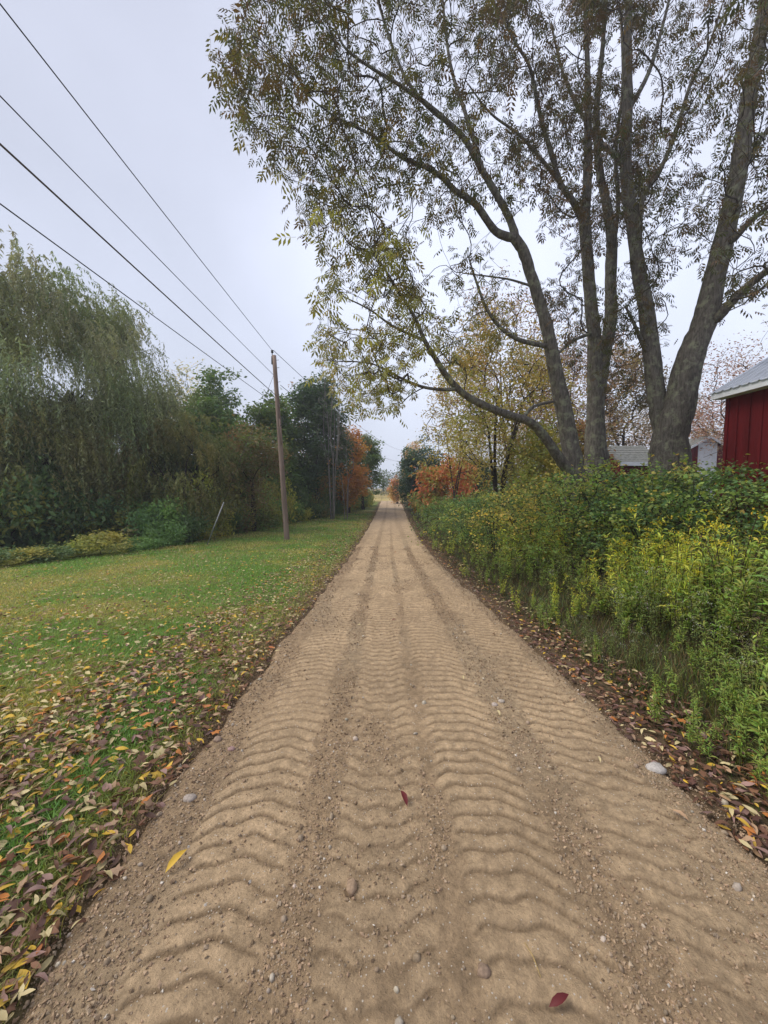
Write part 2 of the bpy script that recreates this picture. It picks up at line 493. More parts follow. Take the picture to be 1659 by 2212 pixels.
# ------------------------------------------------------------------ leaf templates
def leaf_shape(L=1, W=.34, curl=.25, seg=4, fold=.15):
    """lanceolate leaf along +y, folded at the midrib"""
    v = [(0, 0, 0)]
    t = []
    ws = [math.sin(math.pi * (k / seg) ** .85) for k in range(1, seg)]
    for k in range(1, seg):
        y = k / seg * L; z = curl * math.sin(k / seg * math.pi) * L
        wv = ws[k - 1] * W / 2
        v += [(-wv, y, z + fold * wv * 2), (0, y, z), (wv, y, z + fold * wv * 2)]
    v.append((0, L, 0))
    t += [(0, 2, 1), (0, 3, 2)]
    for k in range(seg - 2):
        a = 1 + 3 * k; b = a + 3
        t += [(a, a + 1, b + 1), (a, b + 1, b), (a + 1, a + 2, b + 2), (a + 1, b + 2, b + 1)]
    a = 1 + 3 * (seg - 2); n = len(v) - 1
    t += [(a, a + 1, n), (a + 1, a + 2, n)]
    return np.array(v, float), np.array(t)

DIA = (np.array([(0, 0, 0), (-.22, .45, .03), (.22, .45, .03), (0, 1, -.06)], float), np.array([(0, 2, 1), (1, 2, 3)]))
BROAD = (np.array([(0, 0, 0), (-.40, .45, .05), (.40, .45, .05), (0, 1, -.08)], float), np.array([(0, 2, 1), (1, 2, 3)]))

def compound():
    """pinnate leaf: rachis with seven hanging leaflets, length 1"""
    V = []; T = []; n = 0
    def leaflet(base, d, L, W):
        nonlocal n
        d = np.array(d, float); d /= np.linalg.norm(d)
        s = np.cross(d, (0, 0, 1)); 
        if np.linalg.norm(s) < .2: s = np.array([1, 0, 0])
        s = s / np.linalg.norm(s)
        b = np.array(base, float)
        q = [b, b + d * L * .5 - s * W, b + d * L * .5 + s * W, b + d * L]
        V.extend(q); T.extend([(n, n + 2, n + 1), (n + 1, n + 2, n + 3)]); n += 4
    V.extend([np.array((-.008, 0, 0)), np.array((.008, 0, 0)), np.array((0, .75, -.1))]); T.append((0, 1, 2)); n = 3
    for k, y in enumerate((.25, .47, .68)):
        for sd in (-1, 1):
            leaflet((0, y, -.05 * k), (sd * .75, .45, -.55), .42, .068)
    leaflet((0, .75, -.1), (0, .8, -.5), .45, .07)
    return np.array(V), np.array(T)
COMP = compound()

def pal(colors, N_, jit=.25, hue=.08):
    c = np.array(colors, float)
    k = rng.integers(0, len(c), N_)
    return c[k] * (1 + jit * (rng.random((N_, 1)) * 2 - 1)) * (1 + hue * rng.normal(size=(N_, 3)))

# ------------------------------------------------------------------ tree skeletons
class Skel:
    def __init__(s, cap=9000):
        s.P = np.zeros((cap, 3)); s.par = np.full(cap, -1); s.pl = np.zeros(cap); s.n = 0; s.rad = np.zeros(cap); s.fixed = np.zeros(cap, bool); s.limb = np.zeros(cap, int)
        s.open = np.zeros(cap)
    def node(s, p, par, rad=0, fixed=False, limb=-1, pen=0):
        i = s.n; s.P[i] = p; s.par[i] = par; s.rad[i] = rad; s.fixed[i] = fixed; s.limb[i] = limb; s.open[i] = pen
        s.pl[i] = 0 if par < 0 else s.pl[par] + np.linalg.norm(s.P[i] - s.P[par])
        s.n += 1
        return i
    def path(s, pts, rads, par=-1, sub=4, limb=0, pen=0):
        """smooth fixed limb through points"""
        pts = np.asarray(pts, float); n = len(pts)
        tt = np.arange(n); ff = np.linspace(0, n - 1, (n - 1) * sub + 1)
        def cr(a):
            o = []
            for f in ff:
                i = min(int(f), n - 2); u = f - i
                p0 = a[max(i - 1, 0)]; p1 = a[i]; p2 = a[i + 1]; p3 = a[min(i + 2, n - 1)]
                o.append(.5 * ((2 * p1) + (-p0 + p2) * u + (2 * p0 - 5 * p1 + 4 * p2 - p3) * u * u + (-p0 + 3 * p1 - 3 * p2 + p3) * u ** 3))
            return np.array(o)
        Pp = cr(pts); rr = np.interp(ff, tt, rads)
        last = par
        for k, (p, r) in enumerate(zip(Pp, rr)):
            if k == 0 and par >= 0 and np.linalg.norm(s.P[par] - p) < .02: continue
            last = s.node(p, last, r, True, limb, pen)
        return last
    def nearest(s, p):
        return int(np.argmin(((s.P[:s.n] - p) ** 2).sum(1)))
    def grow(s, T, alpha=.3, step=.25, limb=-1, sag=0., bend=.35):
        d = np.min(np.linalg.norm(T[:, None] - s.P[None, :s.n:3], axis=2), 1) if s.n > 3 else np.linalg.norm(T - s.P[0], axis=1)
        for i in np.argsort(d + rng.random(len(d)) * .8):
            t = T[i]
            D = np.linalg.norm(s.P[:s.n] - t, axis=1)
            j = int(np.argmin(D + alpha * s.pl[:s.n] + s.open[:s.n]))
            L = D[j]
            if L < .05: continue
            p = s.par[j]
            dd = (s.P[j] - s.P[p]) if p >= 0 else np.array([0, 0, 1.])
            dd = dd / (np.linalg.norm(dd) + 1e-9)
            c = s.P[j] + dd * L * bend + np.array([0, 0, sag * L]) + rng.normal(size=3) * L * .06
            m = max(2, int(math.ceil(L / step)))
            last = j
            for k in range(1, m + 1):
                u = k / m
                q = (1 - u) ** 2 * s.P[j] + 2 * u * (1 - u) * c + u * u * t
                if k < m: q = q + rng.normal(size=3) * L * .012
                if s.n >= len(s.P) - 2: return
                last = s.node(q, last)
    def radii(s, rt=.006, ex=.46):
        n = s.n
        cnt = np.zeros(n); has = np.zeros(n, bool)
        for i in range(n - 1, -1, -1):
            if not has[i]: cnt[i] = 1
            p = s.par[i]
            if p >= 0: cnt[p] += cnt[i]; has[p] = True
        r = rt * cnt ** ex
        for i in range(n):
            if s.fixed[i]: r[i] = s.rad[i]
            else:
                p = s.par[i]
                if p >= 0: r[i] = min(r[i], r[p] * (.72 if s.fixed[p] else 1.0))
        s.r = r; s.tip = ~has
        return r
    def chains(s):
        n = s.n
        ch = [[] for _ in range(n)]
        roots = []
        for i in range(n):
            p = s.par[i]
            (ch[p] if p >= 0 else roots).append(i)
        out = []; st = [(r, -1) for r in roots]
        while st:
            i, pa = st.pop()
            c = [i]; cur = i
            while ch[cur]:
                ks = ch[cur]
                same = [k for k in ks if s.fixed[k] and s.limb[k] == s.limb[cur] and s.fixed[cur]]
                b = same[0] if same else max(ks, key=lambda k: s.r[k])
                if s.fixed[cur] and not same: # limb ends: go on with thickest
                    pass
                for k in ks:
                    if k != b: st.append((k, cur))
                if s.fixed[cur] != s.fixed[b] or (s.fixed[b] and s.limb[b] != s.limb[cur]):
                    st.append((b, cur)); break
                c.append(b); cur = b
            out.append((pa, c))
        return out
    def tubes(s, mb_for, ks=(10, 6, 4, 3)):
        for pa, c in s.chains():
            idx = c; P = s.P[idx]; r = s.r[idx].copy()
            if pa >= 0:
                P = np.vstack([s.P[pa], P]); r = np.concatenate([[min(r[0] * 1.15, s.r[pa])], r])
            if len(P) < 2: continue
            mb = mb_for(s.fixed[c[0]], s.limb[c[0]], r[0])
            k = ks[0] if r[0] > .08 else ks[1] if r[0] > .03 else ks[2] if r[0] > .012 else ks[3]
            mb.tube(P, r, k, cap=(r[0] > .03), wob=.16 if r[0] > .08 else 0, col=(.075, .062, .05))

# ------------------------------------------------------------------ generic broadleaf tree
def crown_targets(c, rad, ncl, per, flat=.8, shell=.55, cs=.22):
    """clumpy points in an ellipsoid: c centre, rad (x,y,z)"""
    rad = np.array(rad)
    cl = rdir(ncl) * (rng.random((ncl, 1)) ** (1 / 3) * (1 - shell) + shell)
    T = []; I = []
    for k in range(ncl):
        m = max(2, int(per * rng.uniform(.5, 1.5)))
        q = cl[k] * (1 - cs * .6) + rng.normal(size=(m, 3)) * cs * np.array([1, 1, flat])
        T.append(q); I.append(np.full(m, k))
    T = np.vstack(T); I = np.concatenate(I)
    return T * rad + c, I, ncl

def tree(name, label, cat, x, y, h, hw, palette, trunk_r=.14, nleaf=6000, lsize=.16, ncl=22, per=9, base=.25, group=None,
         mat=None, bark=None, tmpl=DIA, hang=0.0, lean=(0, 0), stems=1, spread=None, cs=.22, sig=.22, depth=1.0, shell=.55):
    z0 = float(H(x, y)) - .05
    t = empty(name, (x, y, z0), label, cat, group)
    cz = h * (1 + base) / 2; rz = h * (1 - base) / 2
    c = np.array([lean[0], lean[1], cz])
    T, I, nc = crown_targets(c, (hw, hw * depth, rz), ncl, per, cs=cs, shell=shell)
    T[:, 2] = np.maximum(T[:, 2], h * base * .7)
    sk = Skel(len(T) * 12 + 400)
    for k in range(stems):
        a = rng.random() * 6.28
        off = np.array([math.cos(a), math.sin(a), 0]) * (0 if stems == 1 else trunk_r * 1.6)
        tops = c * np.array([1, 1, 0]) * .5 + off + np.array([math.cos(a), math.sin(a), 0]) * (0 if stems == 1 else hw * .35)
        hh = h * (base + .25 + .15 * rng.random())
        pts = [off + (0, 0, -.1), off * 1.5 + (0, 0, hh * .3), tops * .55 + (0, 0, hh * .65), tops + (0, 0, hh)]
        pts = [np.array(p) + rng.normal(size=3) * .03 * h * .2 for p in pts]
        rr = trunk_r * (1 if stems == 1 else .65)
        sk.path(pts, [rr * 1.25, rr, rr * .8, rr * .5], sub=3, limb=k)
    for i in range(sk.n):
        if sk.P[i][2] < h * base * .5: sk.open[i] = 3
    sk.grow(T, alpha=.35, step=h * .05)
    sk.radii(rt=.0075 * h / 8, ex=.44)
    mb = MB(); sk.tubes(lambda f, l, r: mb, ks=(8, 5, 4, 3))
    mb.build('trunk', bark or M_bark2, t)
    nleaf = int(nleaf * 1.6)
    if nleaf:
        k = rng.integers(0, len(T), nleaf)
        P = T[k] + rng.normal(size=(nleaf, 3)) * hw * sig * np.array([1, 1, .7])
        dd = rdir(nleaf, -.9, .6); dd[:, 2] -= hang
        nn = rdir(nleaf, .1, 1)
        palette = [tuple(min(.6, v * 2.35) for v in c_) for c_ in palette]
        colc = pal(palette, nc, .12)            # each clump leans to one colour
        cc = colc[I[k]] * .6 + pal(palette, nleaf, .3) * .4
        mb = MB()
        mb.scatter(*tmpl, P, frames(dd, nn), lsize * 1.12 * rng.uniform(.6, 1.35, nleaf), np.clip(cc, .003, 1))
        o = mb.build('crown', mat or M_leaf, t, smooth=False)
        o['kind'] = 'stuff'
    return t

def px_tree(name, label, cat, px, D, ytop, hwpx, palette, **kw):
    x = (px - 829.5) / F * D
    h = CAMH + (1052 - ytop) / F * D - float(H(x, D))
    return tree(name, label, cat, x, D, h, hwpx / F * D, palette, **kw)

# palettes (albedo)
G_DARK = [(.048, .080, .030), (.062, .098, .034), (.038, .062, .026), (.075, .105, .034)]
G_MID = [(.060, .095, .030), (.078, .110, .032), (.045, .078, .028), (.095, .115, .030)]
G_OLIVE = [(.095, .100, .035), (.075, .085, .030), (.12, .115, .040), (.060, .075, .028)]
G_YEL = [(.17, .16, .035), (.13, .14, .035), (.22, .18, .04), (.09, .11, .03)]
RUST = [(.15, .070, .035), (.11, .055, .033), (.19, .095, .045), (.09, .06, .035)]
ORANGE = [(.36, .125, .022), (.42, .17, .03), (.28, .10, .022), (.20, .10, .028)]
BROWN = [(.075, .050, .028), (.095, .065, .032), (.06, .055, .028), (.11, .07, .035)]
RED = [(.32, .06, .03), (.24, .07, .035), (.38, .13, .04)]

# ------------------------------------------------------------------ the three big ash-like trees by the road
def crown_pts(poly, n, limbs, dsp=1.1):
    """points in the volume round the limbs whose outline is poly (picture units), depth near the closest limb"""
    poly = np.array(poly, float)
    lo, hi = poly.min(0), poly.max(0)
    L = np.array(limbs)                    # px, py, D
    out = []
    while len(out) < n:
        q = lo + rng.random((n * 2, 2)) * (hi - lo)
        ins = np.zeros(len(q), bool); j = len(poly) - 1
        for i in range(len(poly)):
            a, b = poly[i], poly[j]
            cnd = ((a[1] > q[:, 1]) != (b[1] > q[:, 1])) & (q[:, 0] < (b[0] - a[0]) * (q[:, 1] - a[1]) / (b[1] - a[1] + 1e-9) + a[0])
            ins ^= cnd; j = i
        q = q[ins]
        hole = fbm(q[:, 0] / 75, q[:, 1] / 75, 91, 3)
        q = q[hole > -.16 + .06 * rng.random(len(q))]
        for p in q:
            k = np.argmin(((L[:, :2] - p) ** 2).sum(1))
            D = L[k, 2] + rng.normal() * dsp
            D = max(4.2, D)
            out.append(at(p[0], p[1], D))
            if len(out) >= n: break
    return np.array(out)

def densify(l):
    o = []
    for a, b in zip(l[:-1], l[1:]):
        for u in np.linspace(0, 1, 6)[:-1]: o.append(np.array(a[:3]) * (1 - u) + np.array(b[:3]) * u)
    o.append(np.array(l[-1][:3], float))
    return o

def hero(name, label, cat, base, limbs, polys, ntarget, nleaf, palette, leafL=.255, group=None, parts=300, wsc=.8):
    """limbs: list of (parent limb or None, [(px,py,D,width px)...]); first starts at base"""
    bx, by = base
    z0 = float(H(bx, by))
    t = empty(name, (bx, by, z0), label, cat, group)
    org = np.array([bx, by, z0])
    sk = Skel(30000)
    alll = []
    for k, (par, pts) in enumerate(limbs):
        W = [at(p[0], p[1], p[2]) - org for p in pts]
        r = [p[3] / 2 / F * p[2] * wsc for p in pts]
        if k > 0 or par is None:
            pass
        if par is None:
            W = [np.array([W[0][0] * .6, W[0][1] * .6, -.15])] + W; r = [r[0] * 1.35] + r
            pj = -1
        else:
            pj = sk.nearest(W[0]); W[0] = sk.P[pj].copy()
        sk.path(W, r, pj, sub=5, limb=k)
        alll += densify([p[:3] for p in pts])
    for i in range(sk.n):
        if sk.rad[i] > .13: sk.open[i] = 1.6
        if sk.P[i][2] < 3.2 and sk.rad[i] > .09: sk.open[i] = 6
    T = []
    for (poly, frac) in polys:
        T.append(crown_pts(poly, int(ntarget * frac), alll) - org)
    T = np.vstack(T)
    sk.grow(T, alpha=.28, step=.22, bend=.4, sag=.02)
    sk.radii(rt=.0042, ex=.50)
    mbs = {}
    def pick(f, l, r):
        key = ('limb', l) if f else ('twigs', 0)
        return mbs.setdefault(key, MB())
    sk.tubes(pick, ks=(14, 7, 5, 3))
    for (kd, l), mb in mbs.items():
        if kd == 'limb': mb.build('trunk' if l == 0 else 'limb', M_bark, t)
        else: mb.build('twigs', M_twig, t)['kind'] = 'stuff'
    # leaves on the outer twigs
    cand = np.where((~sk.fixed[:sk.n]) & (sk.r[:sk.n] < .016))[0]
    tips = np.where(sk.tip[:sk.n])[0]
    k = np.concatenate([rng.choice(tips, int(nleaf * .62)), rng.choice(cand, nleaf - int(nleaf * .62))])
    P = sk.P[k] + rng.normal(size=(len(k), 3)) * .13
    dd = rdir(len(k), -.6, .35); dd[:, 2] -= .25
    nn = np.tile([0, 0, 1.], (len(k), 1)) + rng.normal(size=(len(k), 3)) * .35
    Mx = frames(dd, nn)
    Pw = P + org
    hx = Pw[:, 0]; low = sstep(8.5, 3.5, Pw[:, 2]) * sstep(5.5, 1, hx)
    cols = pal(palette[0], len(k)) * (1 - low[:, None]) + pal(palette[1], len(k)) * low[:, None]
    sc = leafL * rng.uniform(.6, 1.25, len(k))
    # the ones that show largest stand alone
    D = Pw[:, 1]
    u = Pw[:, 0] / D; v = (Pw[:, 2] - CAMH) / D
    vis = (np.abs(u) < .99) & (v < 1.24) & (D > 1)
    order = np.argsort(np.where(vis, np.linalg.norm(Pw - [0, 0, CAMH], axis=1) / sc, 1e9))[:parts]
    msk = np.ones(len(k), bool); msk[order] = False
    mb = MB(); mb.scatter(*COMP, P[msk], Mx[msk], sc[msk], np.clip(cols[msk], .004, 1))
    mb.build('foliage', M_leaf, t, smooth=False)['kind'] = 'stuff'
    protos = []
    for q in range(6):
        mb = MB(); cc = pal(palette[0] if q < 4 else palette[1], 1)
        mb.scatter(*COMP, np.zeros((1, 3)), np.eye(3)[None], 1, cc); protos.append(mb.mesh('leaf', M_leaf, False))
    from mathutils import Matrix
    for i in order:
        o = link('leaf', protos[rng.integers(0, 4) if low[i] < .5 else rng.integers(4, 6)], t)
        m = Mx[i] * sc[i]
        o.matrix_local = Matrix(((m[0, 0], m[0, 1], m[0, 2], P[i, 0]), (m[1, 0], m[1, 1], m[1, 2], P[i, 1]), (m[2, 0], m[2, 1], m[2, 2], P[i, 2]), (0, 0, 0, 1)))
    return t, sk

HP = ([(.10, .10, .032), (.13, .105, .036), (.08, .095, .034), (.12, .078, .038), (.15, .14, .04)],
      [(.34, .29, .08), (.27, .25, .07), (.42, .35, .12), (.20, .19, .06)])
BP = ([(.105, .090, .042), (.13, .088, .05), (.095, .10, .042), (.15, .105, .055)], HP[1])
GRP = 'big grey barked trees at the right edge of the road'
A = [
 (None, [(1243, 1060, 10.5, 60), (1228, 940, 10.5, 48), (1206, 830, 10.4, 42), (1180, 700, 10.3, 34), (1155, 620, 10.2, 30), (1132, 548, 10.1, 29), (1112, 515, 10, 28)]),
 (0, [(1112, 515, 10, 24), (1071, 500, 9.8, 21), (1027, 441, 9.5, 18), (983, 412, 9.3, 16), (954, 382, 9.1, 14), (917, 360, 9, 12), (866, 338, 8.8, 10), (807, 294, 8.6, 8), (733, 257, 8.4, 6), (682, 221, 8.2, 4), (608, 154, 8, 3)]),
 (0, [(1114, 518, 10, 24), (1106, 486, 10, 21), (1084, 440, 9.9, 19), (1042, 368, 9.8, 17), (1005, 302, 9.7, 15), (968, 265, 9.6, 14), (917, 221, 9.4, 11), (851, 176, 9.2, 9), (792, 140, 9, 7), (740, 96, 8.8, 6), (711, 10, 8.7, 4), (695, -70, 8.6, 3)]),
 (2, [(968, 265, 9.6, 12), (924, 230, 9.8, 11), (880, 176, 9.9, 9), (851, 110, 10, 8), (829, 44, 10, 7), (814, -10, 10.1, 5), (800, -110, 10.2, 3)]),
 (2, [(1042, 368, 9.8, 13), (1010, 260, 10.3, 11), (975, 150, 10.7, 9), (960, 40, 11, 7), (950, -80, 11.2, 4)]),
 (0, [(1178, 754, 10.3, 16), (1123, 735, 10, 13), (1079, 706, 9.8, 11), (1049, 662, 9.6, 9), (1027, 603, 9.4, 7), (1013, 559, 9.3, 4)]),
 (0, [(1160, 625, 10.2, 8), (1110, 606, 10, 6), (1079, 600, 9.8, 5), (1000, 590, 9.5, 3)]),
 (0, [(1240, 1040, 10.5, 32), (1215, 1000, 10.3, 30), (1174, 941, 10.0, 27), (1145, 912, 9.8, 25), (1101, 897, 9.6, 23), (1049, 877, 9.3, 22), (1005, 853, 9.1, 20), (968, 816, 8.9, 18), (939, 772, 8.7, 15), (917, 735, 8.6, 13), (895, 684, 8.5, 10), (858, 625, 8.4, 8), (821, 566, 8.3, 6), (780, 510, 8.2, 3)]),
 (7, [(990, 838, 9.0, 12), (955, 842, 8.8, 10), (910, 835, 8.6, 9), (865, 816, 8.4, 7), (807, 787, 8.2, 5), (745, 780, 8, 3)]),
 (7, [(917, 735, 8.6, 9), (851, 706, 8.4, 7), (799, 669, 8.2, 5), (740, 640, 8, 3)]),
 (7, [(1130, 905, 9.8, 12), (1150, 880, 10.0, 10), (1190, 868, 10.4, 8), (1225, 865, 10.7, 6)]),
]
B = [
 (None, [(1290, 1030, 11.5, 66), (1286, 956, 11.5, 50), (1286, 846, 11.5, 38), (1284, 735, 11.4, 33), (1277, 662, 11.3, 31), (1270, 574, 11.2, 29), (1263, 471, 11.1, 27), (1268, 412, 11, 22), (1270, 324, 11, 19), (1270, 221, 11, 16), (1268, 110, 11, 12), (1263, 0, 11, 8), (1260, -140, 11, 4)]),
 (0, [(1286, 930, 11.5, 36), (1298, 809, 11.6, 33), (1318, 699, 11.7, 31), (1319, 588, 11.8, 27), (1321, 515, 11.8, 25), (1310, 441, 11.9, 21), (1295, 368, 12, 18), (1288, 250, 12, 15), (1300, 120, 12, 11), (1310, 0, 12, 8), (1318, -140, 12, 4)]),
 (0, [(1264, 480, 11.1, 18), (1241, 441, 11, 16), (1211, 397, 10.8, 14), (1189, 324, 10.7, 12), (1167, 250, 10.6, 10), (1145, 147, 10.5, 8), (1116, 96, 10.4, 6), (1070, 10, 10.3, 4), (1040, -80, 10.2, 3)]),
 (2, [(1211, 397, 10.8, 11), (1170, 345, 10.4, 9), (1120, 290, 10, 7), (1060, 245, 9.7, 5), (1010, 180, 9.5, 3)]),
 (0, [(1284, 720, 11.4, 10), (1240, 735, 11, 8), (1210, 760, 10.8, 6), (1180, 790, 10.5, 3)]),
 (1, [(1319, 560, 11.8, 12), (1335, 450, 12.1, 10), (1330, 330, 12.4, 9), (1345, 180, 12.6, 6), (1340, 20, 12.8, 4)]),
]
C_ = [
 (None, [(1447, 1020, 10.5, 90), (1447, 955, 10.5, 74), (1466, 880, 10.4, 64), (1488, 780, 10.3, 56), (1520, 699, 10.2, 50), (1542, 610, 10.1, 43), (1564, 515, 10, 39), (1586, 419, 9.9, 36), (1601, 331, 9.8, 33), (1616, 221, 9.7, 30), (1638, 96, 9.6, 26), (1652, 0, 9.5, 22), (1672, -140, 9.4, 12), (1680, -300, 9.4, 5)]),
 (0, [(1440, 985, 10.5, 44), (1430, 919, 10.7, 41), (1417, 846, 10.8, 38), (1408, 772, 10.9, 36), (1395, 662, 11, 31), (1380, 588, 11, 29), (1366, 478, 11, 27), (1355, 404, 11, 25), (1351, 331, 11, 24), (1355, 221, 11, 22), (1355, 110, 11, 18), (1358, 0, 11, 14), (1362, -150, 11, 6)]),
 (1, [(1380, 588, 11, 14), (1385, 441, 10.7, 11), (1417, 382, 10.5, 10), (1446, 324, 10.3, 9), (1469, 257, 10.2, 8), (1491, 184, 10.1, 7), (1527, 110, 10, 5), (1560, 10, 9.9, 3)]),
 (0, [(1530, 670, 10.2, 24), (1545, 690, 10, 22), (1575, 658, 9.7, 20), (1616, 618, 9.4, 18), (1659, 583, 9, 15), (1730, 530, 8.6, 9), (1800, 440, 8.2, 4)]),
 (0, [(1566, 505, 10, 18), (1580, 520, 9.8, 15), (1616, 482, 9.5, 13), (1659, 446, 9.2, 10), (1740, 380, 8.8, 5)]),
 (0, [(1590, 400, 9.9, 15), (1625, 330, 10.2, 12), (1659, 280, 10.4, 10), (1730, 180, 10.6, 6), (1790, 60, 10.8, 3)]),
 (1, [(1352, 340, 11, 14), (1310, 320, 11.2, 11), (1270, 270, 11.6, 8), (1220, 170, 12, 6), (1190, 50, 12.4, 4)]),
 (1, [(1356, 250, 11, 12), (1400, 160, 11.4, 9), (1430, 60, 11.8, 7), (1460, -60, 12, 4)]),
 (1, [(1408, 772, 10.9, 20), (1388, 742, 10.8, 10), (1370, 700, 10.6, 7), (1350, 660, 10.5, 4)]),
]
def wx(px, D): return (px - 829.5) / F * D
polyA1 = [(525, -260), (530, 0), (470, 110), (480, 200), (560, 340), (640, 395), (660, 500), (700, 560), (760, 575), (900, 530), (1060, 420), (1130, 480), (1110, 250), (1100, -260)]
polyA2 = [(690, 560), (700, 640), (675, 700), (690, 790), (760, 880), (850, 880), (960, 840), (1030, 800), (960, 700), (900, 600), (860, 520), (780, 520)]
polyA3 = [(960, 560), (1010, 520), (1060, 540), (1130, 640), (1140, 720), (1060, 760), (1000, 740)]
polyB = [(1020, -260), (1060, 120), (1100, 330), (1180, 430), (1190, 520), (1250, 600), (1320, 540), (1370, 480), (1420, 400), (1400, 100), (1420, -260)]
polyB2 = [(1180, 600), (1190, 800), (1250, 820), (1260, 640)]
polyC1 = [(1230, -260), (1200, 60), (1290, 260), (1340, 500), (1400, 640), (1470, 560), (1560, 560), (1590, 680), (1660, 700), (1800, 560), (1900, 250), (1850, -260)]
polyC2 = [(1290, 560), (1290, 800), (1370, 900), (1450, 740), (1420, 580)]
hero('leaning_ash_tree', 'big leaning grey barked tree whose low limb arches out over the dirt road', 'tree', (wx(1243, 10.5), 10.5), A,
     [(polyA1, .76), (polyA2, .19), (polyA3, .03)], 2900, 6600, HP, group=GRP, wsc=.72)
hero('twin_stemmed_ash_tree', 'big grey tree with two close upright stems, middle one of the three', 'tree', (wx(1290, 11.5), 11.5), B,
     [(polyB, .96), (polyB2, .04)], 1300, 4900, BP, group=GRP)
hero('forked_ash_tree', 'thickest grey tree, forked low into two lichened trunks beside the red barn', 'tree', (wx(1447, 10.5), 10.5), C_,
     [(polyC1, .93), (polyC2, .07)], 1700, 5900, BP, group=GRP, wsc=.9)

# ------------------------------------------------------------------ weeping willows on the left
def willow(name, label, x, y, h, hw, nstr, palette, limbs=7, trunk=.32, lean=0, minz=.1):
    z0 = float(H(x, y)) - .05
    t = empty(name, (x, y, z0), label, 'tree', 'weeping willows at the left edge of the lawn')
    T, I, nc = crown_targets(np.array([lean, 0, h * .52]), (hw * .9, hw * .8, h * .46), 60, 9, shell=.72, cs=.11)
    T[:, 2] = np.where(T[:, 2] < h * .3, h * .3 + rng.random(len(T)) * h * .25, T[:, 2])
    sk = Skel(9000)
    for k in range(limbs):
        a = k / limbs * 6.28 + rng.random() * .6
        e = np.array([math.cos(a) * hw * .45 + lean * .5, math.sin(a) * hw * .45, h * (.5 + .15 * rng.random())])
        pts = [(0, 0, -.1), (.05, 0, h * .1), e * np.array([.35, .35, .6]), e * np.array([.7, .7, .85]), e]
        if k == 0: j = -1; last = sk.path(pts, [trunk * 1.3, trunk, trunk * .7, trunk * .45, trunk * .3], -1, 4, limb=0)
        else: sk.path([sk.P[4]] + [np.array(p) for p in pts[2:]], [trunk * .6, trunk * .5, trunk * .35, trunk * .2], 4, 4, limb=k)
    sk.grow(T, alpha=.3, step=.4)
    sk.radii(rt=.008, ex=.44)
    mb = MB(); sk.tubes(lambda f, l, r: mb, ks=(10, 6, 4, 3)); mb.build('trunk', M_bark2, t)
    wt = .35 + sstep(h * .35, h * .9, T[:, 2]); k = rng.choice(len(T), nstr, p=wt / wt.sum())
    P0 = T[k] + rng.normal(size=(nstr, 3)) * hw * .06
    outw = norm(P0 * np.array([1, 1, 0])); 
    L = rng.uniform(.45, 1.15, nstr) * (1 + 2.6 * np.clip(1.0 - P0[:, 2] / h, 0, .8)) * (h / 11) ** .5
    colc = pal(palette, nc, .15)
    nl = 22
    Ps = []; Cs = []; Ds = []
    cc = colc[I[k]] * .65 + pal(palette, nstr, .25) * .35
    side_ = rng.normal(size=(nstr, 3)) * .15
    st = MB()
    for q in range(nl):
        u = (q + rng.random(nstr)) / nl
        p = P0 + outw * (np.sqrt(u) * .45)[:, None] + side_ * u[:, None] + np.array([0, 0, 1]) * (.25 * np.sin(u * 2.2) - u * L)[:, None]
        ok = p[:, 2] > minz
        dn = rng.normal(size=(nstr, 3)) * .45; dn[:, 2] -= .8
        Ps.append(p[ok]); Ds.append(dn[ok]); Cs.append(cc[ok] * (.75 + .5 * rng.random((ok.sum(), 1))))
    mb = MB(); P = np.vstack(Ps); D = np.vstack(Ds); C = np.vstack(Cs)
    tv = DIA[0] * np.array([.55, 1, 1])
    mb.scatter(tv, DIA[1], P, frames(D), .165 * rng.uniform(.6, 1.3, len(P)), np.clip(C, .004, 1))
    mb.build('crown', M_leaf, t, smooth=False)['kind'] = 'stuff'
    return t
W_PAL = [(.29, .33, .18), (.23, .27, .13), (.36, .39, .22), (.18, .21, .10), (.26, .28, .12)]
willow('weeping_willow', 'tall weeping willow with drooping grey green strands, leftmost tree', wx(90, 17.5), 17.5, 11.6, 6.3, 7600, W_PAL)
willow('low_willow', 'lower olive willow mass hanging over the lawn edge at far left', wx(30, 15.2), 15.2, 6.6, 3.9, 2600, [(.26, .25, .11), (.20, .20, .09), (.32, .30, .13)], limbs=5, trunk=.18)
willow('small_willow', 'small olive willow between the tall weeping willow and the guy wire guard', wx(395, 17.5), 17.5, 5.4, 2.3, 1500, [(.22, .23, .08), (.18, .20, .07), (.27, .25, .09)], limbs=5, trunk=.14)
willow('drooping_willow', 'drooping dull willow behind the gap right of the tall weeping willow', wx(250, 19), 19, 7.0, 3.0, 1600, [(.14, .145, .06), (.11, .12, .05)], limbs=5, trunk=.14)

